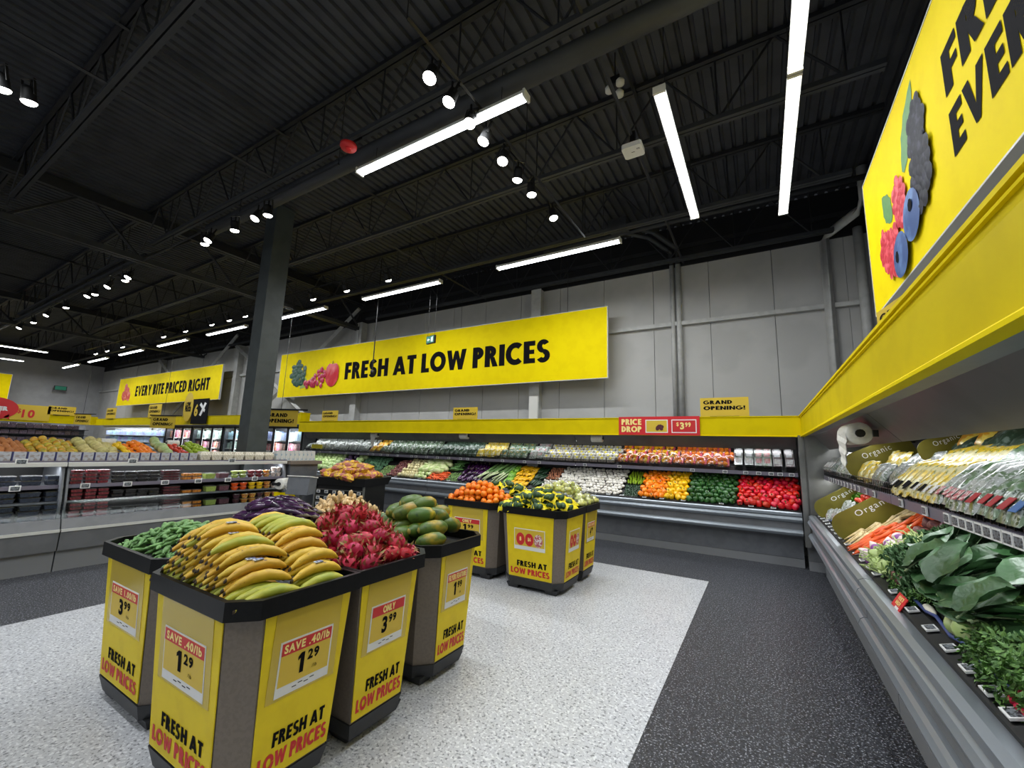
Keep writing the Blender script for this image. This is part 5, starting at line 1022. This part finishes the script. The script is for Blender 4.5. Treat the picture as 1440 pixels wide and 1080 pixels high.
kwb = kb('bag_white', 'white and clear bag between the yellow bags and the cartons', 'white bags on the side shelf', 'label_blue'); Rf(kwb, 'shelf', 3.85, 4.6, .0, .7, .17, .2, .08, lean())
kdb = kb('bag_dark', 'large clear bag of dark greens at the back of the upper shelf', 'dark greens bags on the side shelf', None, 1.3); Rf(kdb, 'shelf', .9, 4.5, .6, 1.1, .22, .22, .11, lean(.15), extra=.04)
kgb = kb('bag_gold', 'golden bag at the back of the upper shelf by the small divider', 'golden bags on the side shelf'); Rf(kgb, 'shelf', 3.6, 4.0, .75, 1.05, .16, .18, .17, lean())
def sleeve_pack(m, lab): 
    t = ob('vegetable_sleeve', pillow('vegetable_sleeve', .085, .3, .06, m, 6)); ob('label', MB().box(-.024, .024, -.115, -.06, .031, .033), lab, t); return t
ksl = Kind([sleeve_pack('bag_yellow', 'label_white'), sleeve_pack('bag_yellow', 'ink')], 'cream and yellow sleeve pack standing in the wire guard', 'vegetable pack', 'cream sleeve packs'); KINDS.append(ksl); Rf(ksl, 'shelf', 2.95, 3.8, .0, .62, .085, .2, .09, lambda: RZ(U(-.05, .05)) @ RX(R(22)), jit=.05)
for y0, y1, lab, nm_ in ((2.55, 2.95, 'label_pink', 'pink'), (2.2, 2.55, 'label_red', 'red'), (1.85, 2.2, 'label_blue', 'blue'), (.8, 1.85, 'label_white', 'white')):
    k = Kind([sleeve_pack('bag_white', lab), sleeve_pack('bag_green', lab)], '%s-labelled clear sleeve pack standing in the wire guard' % nm_, 'vegetable pack', nm_ + '-labelled sleeve packs'); KINDS.append(k); Rf(k, 'shelf', y0, y1, .0, .62, .088, .2, .09, lambda: RZ(U(-.05, .05)) @ RX(R(22)), jit=.05)
t = thing('price_drop_tag', 'small red PRICE DROP tag clipped to the front of the leafy case', 'sign'); t.matrix_basis = slot('right', 'deck', 3.22, -.06, .05) @ RX(R(25))
ob('board', MB().box(-.08, .08, -.05, .06, 0, .004), 'red_bright', t); letters('PRICE', -.04, .028, .085, .022, 'cream', t, .005); letters('DROP', -.04, .0, .085, .022, 'cream', t, .005); ob('print_code', MB().box(-.01, .05, -.042, -.008, .004, .005), 'paper', t)

# ---------------------------------------------------------------- berry island
XI = -7.25
def pt(v, z, y): return (XI - v, y, z)
for i, (y0, y1) in enumerate(((-1.8, 1.728), (1.732, 4.55))):
    t = thing('berry_case', 'grey island case of berries and cut fruit, ' + ('unit running out of the picture' if i == 0 else 'unit ending at the netted fruit bags'), 'refrigerated case', group='berry island cases')
    P = lambda name, prof, m: ob(name, MB().prism([(XI - v, z) for v, z in prof], 'y', y0 + .004, y1 - .004), m, t)
    P('kick_plate', [(.04, 0), (.04, .235), (.12, .235), (.12, 0)], 'kick_grey'); P('front_panel', [(.0, .24), (-.01, .47), (.06, .47), (.06, .24)], 'case_grey'); P('bumper_strip', [(-.02, .455), (-.02, .485), (.06, .485), (.06, .455)], 'white_edge'); P('upper_panel', [(-.0, .487), (.05, .60), (.1, .60), (.1, .487)], 'case_grey')
    P('glass_front', [(.05, .60), (.12, .80), (.126, .80), (.058, .60)], 'glass'); P('body', [(.12, .02), (.12, .585), (1.0, .585), (1.0, 1.24), (1.1, 1.24), (1.1, .02)], 'black')
    P('shelf', [(.16, .775), (.16, .795), (1.0, .80), (1.0, .77)], 'case_dark'); P('shelf', [(.24, .955), (.24, .985), (1.0, .985), (1.0, .955)], 'case_dark'); P('shelf_edge', [(.225, .945), (.225, .99), (.24, .99), (.24, .945)], 'tag_rail')
    P('top_shelf', [(.2, 1.235), (.2, 1.262), (1.1, 1.262), (1.1, 1.235)], 'case_grey'); P('top_edge', [(.17, 1.215), (.17, 1.258), (.2, 1.27), (.2, 1.21)], 'white_edge'); P('top_tag_rail', [(.185, 1.265), (.185, 1.285), (.2, 1.285), (.2, 1.265)], 'tag_rail')
    P('case_lamp', [(.3, 1.215), (.3, 1.225), (.36, 1.225), (.36, 1.215)], 'case_led'); area('case_light', t, (XI - .3, (y0 + y1) / 2, 1.205), .05, y1 - y0 - .1, CASE_W * (y1 - y0) * 2.2, (0, R(20), 0))
    for e in (y0 + .01, y1 - .03): ob('end_wall', MB().prism([(XI - v, z) for v, z in ((.1, .02), (.1, .8), (.22, 1.24), (1.1, 1.24), (1.1, .02))], 'y', e, e + .02), 'case_dark', t)
    for q in range(8):
        y = y0 + .2 + q * .42
        if y < y1 - .1: ob('price_tag', tagm, parent=t, mw=frame(pt(.222, .967, y), (0, 1, 0), (1, 0, 0)) @ Matrix.Scale(1.3, 4))
        if y < y1 - .1 and q % 3 == 1: ob('price_tag', tagm, parent=t, mw=frame(pt(.182, 1.275, y), (0, 1, 0), (1, 0, 0)) @ Matrix.Scale(1.4, 4))
def clam(m, w_, d, h):
    t = ob('berry_clamshell', MB().loft([(-w_ * .42, -d * .42, .004), (w_ * .42, -d * .42, .004), (w_ * .42, d * .42, .004), (-w_ * .42, d * .42, .004)], [(-w_ * .47, -d * .47, h * .78), (w_ * .47, -d * .47, h * .78), (w_ * .47, d * .47, h * .78), (-w_ * .47, d * .47, h * .78)]), m)
    ob('lid', MB().box(-w_ / 2, w_ / 2, -d / 2, d / 2, h * .8, h * .86).box(-w_ * .42, w_ * .42, -d * .42, d * .42, h * .86, h * .97), 'clam', t); return t
def cup(m, r, h, top=None):
    t = ob('fruit_cup', MB().lathe([(r * .6, 0), (r * .95, h * .75), (r * .9, h * .8)], n=12), m); ob('lid', MB().lathe([(r, h * .78), (r, h * .84), (r * .8, h * .97), (r * .3, h)], n=12), 'clam', t, smooth=True); return t
def col_fill(k, y0, y1, dy, rows):
    n = max(1, round((y1 - y0) / dy))
    for i in range(n):
        y = y0 + (i + .5) * (y1 - y0) / n
        for v, z, h, m in rows:
            for q in range(m): k.put(TR(pt(v + U(-.01, .01) + .02 * q * 0, z + q * h, y + U(-.006, .006)), RZ(R(90) + U(-.05, .05))), ('on the %s berry shelf' % ('top' if z > .9 else 'middle' if z > .7 else 'bottom'), q, '%s up' % nth(q + 1), -y, 'from the netted bags'))
def bk(proto, label, cat, group): k = Kind(proto, label, cat, group); KINDS.append(k); return k
kblue = bk([clam('berry_blue', .18, .12, .062)], 'large clamshell of blueberries at the picture-edge end of the berry case', 'berry clamshell', 'blueberry clamshells')
col_fill(kblue, .55, 1.78, .19, ((.33, .987, .062, 2), (.26, .797, .062, 2), (.2, .587, .062, 3)))
kras = bk([clam('berry_red', .11, .1, .045)], 'small clamshell of raspberries next to the blueberries', 'berry clamshell', 'raspberry clamshells')
col_fill(kras, 1.8, 2.18, .125, ((.32, .987, .045, 4), (.25, .797, .045, 3), (.2, .587, .045, 4)))
kblk = bk([clam('berry_black', .12, .1, .05)], 'clamshell of blackberries between raspberries and date packs', 'berry clamshell', 'blackberry clamshells')
col_fill(kblk, 2.2, 2.72, .135, ((.32, .987, .05, 3), (.25, .797, .05, 2), (.2, .587, .05, 2)))
kdat = bk([clam('dates', .22, .12, .038)], 'flat pack of dark red dates in the middle of the berry case', 'fruit pack', 'date packs')
col_fill(kdat, 2.74, 2.98, .24, ((.33, .987, .038, 4), (.26, .797, .038, 3), (.2, .587, .038, 4)))
kfig = bk([clam('fig_gold', .12, .1, .05)], 'pack of golden dried fruit beside the date packs', 'fruit pack', 'golden fruit packs')
col_fill(kfig, 3.0, 3.26, .13, ((.32, .987, .05, 2), (.25, .797, .05, 1), (.2, .587, .05, 2)))
kgg = bk([clam('grape_green', .15, .12, .1)], 'tub of green grapes in the berry case', 'grape tub', 'green grape tubs')
col_fill(kgg, 3.28, 3.46, .17, ((.32, .987, .1, 1), (.25, .797, .09, 1), (.19, .6, .09, 1)))
kgr = bk([clam('grape_dark', .15, .12, .1)], 'tub of dark grapes beside the green grape tubs', 'grape tub', 'dark grape tubs')
col_fill(kgr, 3.47, 3.66, .17, ((.32, .987, .1, 1), (.25, .797, .09, 1), (.19, .6, .09, 1)))
for m1, m2, y0, y1, n1, n2 in (('grape_green', 'carrot', 3.68, 3.94, 'green melon', 'orange melon'), ('berry_red', 'lemon', 3.95, 4.2, 'watermelon', 'pineapple'), ('mix_fruit', 'mix_fruit', 4.2, 4.34, 'mixed fruit', 'mixed fruit pieces')):
    k1 = bk([cup(m1, .062, .062)], 'cut %s cup on the upper berry shelf' % n1, 'fruit cup', n1 + ' cups'); col_fill(k1, y0, y1, .13, ((.32, .987, .06, 2),))
    k2 = bk([cup(m2, .062, .062)], 'cut %s cup on the lower berry shelf' % n2, 'fruit cup', n2 + ' cups'); col_fill(k2, y0, y1, .13, ((.25, .797, .06, 2),))
kcw = bk([cup('cup_white', .045, .085)], 'white dip cup at the end of the berry shelves', 'cup', 'white dip cups'); col_fill(kcw, 4.34, 4.52, .09, ((.3, .987, .085, 2), (.25, .797, .085, 1)))
kmx = bk([cup('mix_fruit', .06, .08), cup('grape_dark', .06, .08)], 'cup of mixed cut fruit on the bottom deck behind the glass', 'fruit cup', 'mixed cups behind the glass'); col_fill(kmx, 3.7, 4.45, .13, ((.2, .587, .078, 2),))
# cartons and trays on top of the island
ct = ob('carton', MB().box(-.055, .055, -.045, .045, 0, .125), 'carton'); ob('carton_edge', MB().box(-.0565, -.044, -.0465, .0465, 0, .126), 'carton_edge', ct)
kct = bk([ct], 'pale printed carton in the row on top of the berry case', 'carton', 'cartons on the berry case')
for i in range(22): kct.put(TR(pt(.27, 1.263, .62 + .117 * i), RZ(R(90))), ('on the berry case', 0, 'one row', -i, 'from the mushroom trays'))
kmt = bk([ob('mushroom_tray', MB().loft([(-.06, -.06, 0), (.06, -.06, 0), (.06, .06, 0), (-.06, .06, 0)], [(-.08, -.075, .1), (.08, -.075, .1), (.08, .075, .1), (-.08, .075, .1)]).loft([(-.08, -.075, .1), (.08, -.075, .1), (.08, .075, .1), (-.08, .075, .1)], [(-.06, -.05, .15), (.06, -.05, .15), (.06, .05, .15), (-.06, .05, .15)]), 'tray_mush')], 'tray of pale mushrooms on top of the berry case', 'mushroom tray', 'mushroom trays on the berry case')
for i in range(7): kmt.put(TR(pt(.28, 1.263, 3.24 + .165 * i), RZ(R(90) + U(-.05, .05))), ('on the berry case', 0, 'one row', i, 'from the cartons'))
kbx = bk([ob('snack_box', MB().box(-.04, .04, -.05, .05, 0, .18), 'box_print')], 'white printed box at the end of the berry case top', 'box', 'boxes at the berry case end')
for i in range(9): kbx.put(TR(pt(.3, 1.263, 4.42 + .085 * i), RZ(R(90))), ('on the end shelf', 0, 'one row', i, 'from the mushroom trays'))
t = thing('end_shelf', 'tan end shelf carrying boxes past the berry case', 'shelf'); ob('board', MB().box(XI - .6, XI - .1, 4.57, 5.2, 1.2, 1.262), 'taupe', t); ob('support', MB().box(XI - .55, XI - .15, 4.6, 5.15, .0, 1.2), 'case_dark', t)
# rack of netted fruit bags at the island end
t = thing('wire_rack', 'dark rack of netted fruit bags at the end of the berry island', 'rack', (-6.65, 5.35, 0), R(15))
ob('top_bin', MB().loft([(-.55, -.38, .86), (.55, -.38, .86), (.55, .38, .86), (-.55, .38, .86)], [(-.6, -.42, 1.0), (.6, -.42, 1.0), (.6, .42, 1.0), (-.6, .42, 1.0)]), 'black', t); ob('lower_body', MB().box(-.52, .52, -.3, .34, .05, .86), 'black', t)
for z in (.55, .66, .77):
    b = MB(); b.box(-.5, .5, -.33, -.3, z, z + .012); ob('wire_shelf', b, 'stainless', t)
    for i in range(6): ob('price_tag', tagm, parent=t, mw=Matrix.Translation((-.42 + .17 * i, -.335, z - .03)) @ RX(R(90)))
for sx in (-.52, .5): ob('post', MB().box(sx, sx + .03, -.34, -.31, 0, .86), 'stainless', t)
kmb = bagkind('netted_bag', .2, .24, .12, 'mesh_bag', 'yellow and red netted bag of fruit on the dark rack', 'netted bag', 'netted bags on the rack')
heap(kmb, -7.15, -6.15, 5.0, 5.7, 1.0, .22, .14, lambda u, v: RZ(U(0, 6)) @ RX(U(-.5, .5)), layers=2, dz=.07, e=2.2)
# fruit table behind the island
t = thing('fruit_table', 'dark fruit table behind the berry island', 'display table'); ob('body', MB().box(-10.6, -9.1, -1.0, 4.6, 0, 1.05), 'case_dark', t); ob('sloped_top', MB().prism([(-9.1, 1.05), (-9.1, 1.12), (-9.85, 1.33), (-10.6, 1.12), (-10.6, 1.05)], 'y', -1.0, 4.6), 'black', t)
def ftab(k, y0, y1, sp, r):
    sp *= .84; n = max(1, round((y1 - y0) / sp)); m = max(1, round(.9 / sp))
    for i in range(n):
        for j in range(m):
            v = (j + .5) / m; x = -9.15 - .85 * v; z = 1.16 + .22 * v + r * .8 + U(0, .04); k.put(TR((x, y0 + (y1 - y0) * (i + .5 + U(-.15, .15)) / n, z + .09 * math.sin(math.pi * (i + .5) / n)), anyrot()), ('on the fruit table', j, 'row %s from the cartons' % nth(j + 1), -i, 'along'))
def fk(name, r, L, m, label, grp): return simple(name, [E1(r, L)], m, label, name.replace('_', ' '), grp, n=9)
ftab(fk('potato', .045, .11, 'potato', 'brown sweet potato on the far fruit table', 'sweet potatoes on the fruit table'), 1.1, 1.75, .1, .045)
ftab(fk('mango', .05, .12, 'mango', 'yellow mango on the far fruit table beside the sweet potatoes', 'mangoes on the fruit table'), 1.75, 2.3, .11, .05)
ftab(fk('melon', .08, .16, 'melon', 'pale round melon on the far fruit table', 'melons on the fruit table'), 2.3, 2.72, .17, .075)
ftab(fk('lemon', .036, .085, 'lemon', 'yellow lemon beside the oranges on the far fruit table', 'lemons on the fruit table'), 2.72, 2.95, .08, .036)
kof = kor.again('orange on the far fruit table behind the cartons', 'oranges on the fruit table'); KINDS.append(kof); ftab(kof, 2.95, 3.3, .085, .04)
klc = kcb.again('pale green cabbage on the far fruit table', 'cabbages on the fruit table'); KINDS.append(klc); ftab(klc, 3.3, 3.5, .17, .07)
ktf = ktm.again('red tomato on the far fruit table behind the mushroom trays', 'tomatoes on the fruit table'); KINDS.append(ktf); ftab(ktf, 3.5, 3.8, .08, .035)
ftab(fk('lime', .04, .08, 'limef', 'yellow-green lime at the end of the far fruit table', 'limes on the fruit table'), 3.85, 4.2, .085, .04)
for y in (1.25, 2.75, 3.7): bag_roll((-9.9, y, 1.5), R(90), 'white bag roll above the far fruit table, %s' % {1.25: 'over the sweet potatoes', 2.75: 'over the lemons', 3.7: 'over the tomatoes'}[y], 0, .95)

# ---------------------------------------------------------------- freezers, dairy and meat at the far end
YZ = 8.05
packs = {m: [MB().box(-.5, .5, -.3, .3, 0, 1).mesh('package', m)] for m in ('pack_blue', 'pack_dark', 'pack_red', 'pack_mint')}
def pack_kind(m, label, cat, group): return bk([ob('package', packs[m][0])], label, cat, group)
def rowpacks(k, fx, s0, s1, zs, w_, h, front, where):
    for z in zs:
        s = s0
        while s < s1 - w_:
            ww = w_ * U(.8, 1.1); hh = h * U(.8, 1.05); p = (s + ww / 2, front, z) if fx == 'x' else (front, s + ww / 2, z)
            k.put(Matrix.Translation(p) @ (Matrix.Identity(4) if fx == 'x' else RZ(R(90))) @ Matrix.Diagonal((ww * .92, .3, hh, 1)), (where, z, 'at %s height' % ('knee' if z < 1 else 'waist' if z < 1.35 else 'chest' if z < 1.5 else 'eye' if z < 1.8 else 'head'), -s, 'along')); s += ww
for i in range(4):
    x1 = -12.45 - 2.5 * i; x0 = x1 - 2.48; lab = ('beside the cabbage end', 'behind the steel column', 'past the column', 'farthest from the produce')[i]
    t = thing('freezer_case', 'upright freezer with black-framed glass doors, ' + lab, 'freezer', group='upright freezers')
    ob('cabinet', MB().box(x0, x1, YZ + .44, YZ + .5, 0, 2.16).box(x0, x1, YZ + .02, YZ + .5, 0, .25).box(x0, x1, YZ + .02, YZ + .5, 2.1, 2.16).box(x0, x0 + .03, YZ + .02, YZ + .5, .25, 2.1).box(x1 - .03, x1, YZ + .02, YZ + .5, .25, 2.1), 'case_dark', t)
    for z in (.6, .95, 1.3, 1.65): ob('shelf', MB().box(x0 + .03, x1 - .03, YZ + .1, YZ + .44, z - .03, z), 'white_edge', t)
    ob('freezer_lamp', MB().box(x0 + .1, x1 - .1, YZ + .06, YZ + .09, 2.05, 2.08), 'case_led', t); area('freezer_light', t, ((x0 + x1) / 2, YZ + .08, 2.0), x1 - x0 - .1, .04, CASE_W * 2, (R(35), 0, 0))
    for q in range(1, 3): ob('mullion_lamp', MB().box(x0 + .01 + q * .81, x0 + .06 + q * .81, YZ + .025, YZ + .035, .4, 2.0), 'case_led', t); area('mullion_light', t, (x0 + .035 + q * .81, YZ + .04, 1.3), .04, 1.5, CASE_W * 2.5, (R(90), 0, 0))
    for q in range(3):
        d0 = x0 + .03 + q * .81; d = ob('door', MB().box(d0, d0 + .04, YZ - .02, YZ + .02, .25, 2.1).box(d0 + .76, d0 + .8, YZ - .02, YZ + .02, .25, 2.1).box(d0, d0 + .8, YZ - .02, YZ + .02, .25, .31).box(d0, d0 + .8, YZ - .02, YZ + .02, 2.04, 2.1), 'black', t)
        ob('pane', MB().box(d0 + .04, d0 + .76, YZ - .004, YZ + .004, .31, 2.04), 'glass', d); ob('handle', MB().tube([(d0 + .7, YZ - .05, .9), (d0 + .7, YZ - .05, 1.5)], .012, 5), 'stainless', d)
    m = ('pack_red', 'pack_mint', 'pack_red', 'pack_dark')[i]; m2 = ('pack_blue', 'pack_blue', 'pack_mint', 'pack_red')[i]
    rowpacks(pack_kind(m, 'frozen food package behind the freezer door ' + lab + ', lower shelves', 'package', 'frozen packages low ' + lab), 'x', x0 + .05, x1 - .05, (.95, 1.3), .2, .26, YZ + .25, 'in the %s freezer from the cabbages' % nth(i + 1))
    rowpacks(pack_kind(m2, 'frozen food package behind the freezer door ' + lab + ', eye-level shelf', 'package', 'frozen packages high ' + lab), 'x', x0 + .05, x1 - .05, (1.65,), .2, .3, YZ + .25, 'in the %s freezer from the cabbages' % nth(i + 1))
t = thing('dairy_case', 'open white dairy case at the far corner of the store', 'refrigerated case'); x0, x1 = -30.4, -23.0
ob('cabinet', MB().box(x0, x1, YZ + .6, YZ + .7, 0, 2.16).box(x0, x1, YZ + .1, YZ + .7, 2.06, 2.16).box(x0, x1, YZ + .0, YZ + .7, 0, .5), 'plastic_white', t)
for z in (.8, 1.1, 1.4, 1.7): ob('shelf', MB().box(x0, x1, YZ + .15, YZ + .6, z - .03, z), 'white_edge', t)
area('dairy_light', t, ((x0 + x1) / 2, YZ + .12, 2.03), x1 - x0, .05, CASE_W * 12, (R(30), 0, 0))
for z, q in ((1.1, 'low'), (1.4, 'middle'), (1.7, 'top')): rowpacks(pack_kind('pack_blue', 'blue and white dairy package on the %s shelf of the far case' % q, 'package', q + ' dairy packages'), 'x', x0 + .1, x1 - .1, (z,), .26, .25, YZ + .32, 'in the far dairy case')
t = thing('meat_case', 'dark meat case along the far side wall', 'refrigerated case'); ob('cabinet', MB().box(-32.6, -32.2, -2, 7.9, 0, 2.2).box(-32.2, -31.2, -2, 7.9, 0, .6), 'case_dark', t)
for z in (.9, 1.25, 1.6, 1.9): ob('shelf', MB().box(-32.2, -31.6, -2, 7.9, z - .03, z), 'black', t)
area('meat_light', t, (-31.7, 4, 2.1), .05, 8, CASE_W * 20, (0, R(20), 0))
for z, q in ((1.25, 'low'), (1.6, 'middle'), (1.9, 'top')): rowpacks(pack_kind('pack_dark', 'dark meat package on the %s shelf along the far side wall' % q, 'package', q + ' meat packages'), 'y', 3.4, 7.8, (z,), .3, .22, -31.75, 'in the far meat case')
# far fascias and their signs
def far_fascia(bx, label, ex=None):
    t = thing('fascia_band', label, 'fascia'); ob('face', MB().box(*bx), 'fascia', t); x0, x1, y0, y1, z0, z1 = bx; ob('lip', MB().box(x0 - .01, x1 + .01, y0 - .01, y1 + .01, z1, z1 + .015), 'yellow_board', t); return t
far_fascia((-30.9, -12.2, YZ - .1, YZ - .04, 2.17, 2.5), 'yellow fascia band above the freezers and dairy case')
far_fascia((-31.0, -30.94, -2, YZ - .04, 2.17, 2.6), 'yellow fascia band along the far side wall')
far_fascia((-12.2, -12.14, YC + .05, YZ - .04, 2.17, 2.5), 'short yellow fascia return where freezers meet the vegetable case')
placard((-29.5, YZ - .12, 2.5), FX, FN, 1.35, .55, 'distant GRAND OPENING placard above the dairy case, nearer the corner'); placard((-24.2, YZ - .12, 2.5), FX, FN, 1.35, .6, 'distant GRAND OPENING placard above the dairy case, nearer the freezers')
placard((-30.88, 6.1, 2.6), (0, 1, 0), (1, 0, 0), 1.0, .45, 'distant GRAND OPENING placard on the far side wall fascia')
def hang_flag(x, y, z, w_, h, label):
    t = thing('hanging_placard', label, 'sign'); t.matrix_basis = frame((x, y, z), (.9, .43, 0), (.43, -.9, 0)); ob('board', MB().box(0, w_, 0, h, -.01, 0), 'yellow_card', t); ob('bracket', MB().box(-.05, w_ + .25, h, h + .04, -.02, .02), 'black', t)
    letters('GRAND', w_ * .1, h * .58, w_ * .6, h * .24, 'ink', t, .002); letters('OPENING!', w_ * .1, h * .22, w_ * .8, h * .24, 'ink', t, .002)
    ob('drop_rod', MB().tube([(w_ / 2, h + .04, 0), (w_ / 2, h + 4.0, 0)], .008, 4), 'black_wire', t)
hang_flag(-11.25, 6.1, 2.0, .95, .42, 'yellow GRAND OPENING flag half hidden behind the steel column'); hang_flag(-21.6, 7.2, 2.0, 1.1, .5, 'yellow GRAND OPENING flag hanging before the freezers'); hang_flag(-29.6, 6.8, 2.15, .9, .5, 'tan GRAND OPENING flag hanging in the far corner')
t = thing('price_sign', 'red speech-bubble LOWER PRICE sign with 10 dollar board on the far fascia', 'sign'); t.matrix_basis = frame((-30.9, 3.6, 2.25), (0, 1, 0), (1, 0, 0))
ob('board', MB().box(.3, 2.6, .0, .75, 0, .02), 'yellow_card', t); b = MB(); disc(b, .75, .5, .78, .52, .05, 24); b.add([(1.1, .1, .05), (1.3, .0, .05), (1.25, .25, .05)], [(0, 1, 2)]); ob('bubble', b, 'red_bright', t); letters('NEW\nLOWER\nPRICE', .3, .2, .9, .6, 'white', t, .055); letters('$', 1.5, .3, .12, .25, 'red_bright', t, .025, bold=.015); letters('10', 1.66, .12, .42, .4, 'red_bright', t, .025)
t = thing('price_sign', 'oval yellow and black price boards above the far freezers', 'sign'); t.matrix_basis = frame((-20.6, YZ - .16, 2.2), FX, FN)
ob('board', MB().box(.8, 2.1, 0, 1.0, -.01, .01), 'ink', t); b = MB(); disc(b, .45, .7, .42, .6, .02, 20); ob('bubble', b, 'yellow_card', t); letters('LOW\nPRICE', .2, .5, .5, .4, 'ink', t, .025); letters('6', 1.0, .3, .3, .5, 'yellow_card', t, .012); ob('print_cross', MB().add([(1.45, .35, .012), (1.6, .3, .012), (1.95, .8, .012), (1.8, .85, .012)], [(0, 1, 2, 3)]).add([(1.4, .75, .0125), (1.5, .85, .0125), (1.9, .55, .0125), (1.85, .45, .0125)], [(0, 3, 2, 1)]), 'white', t)
for k in KINDS: own_labels(k); k.done()
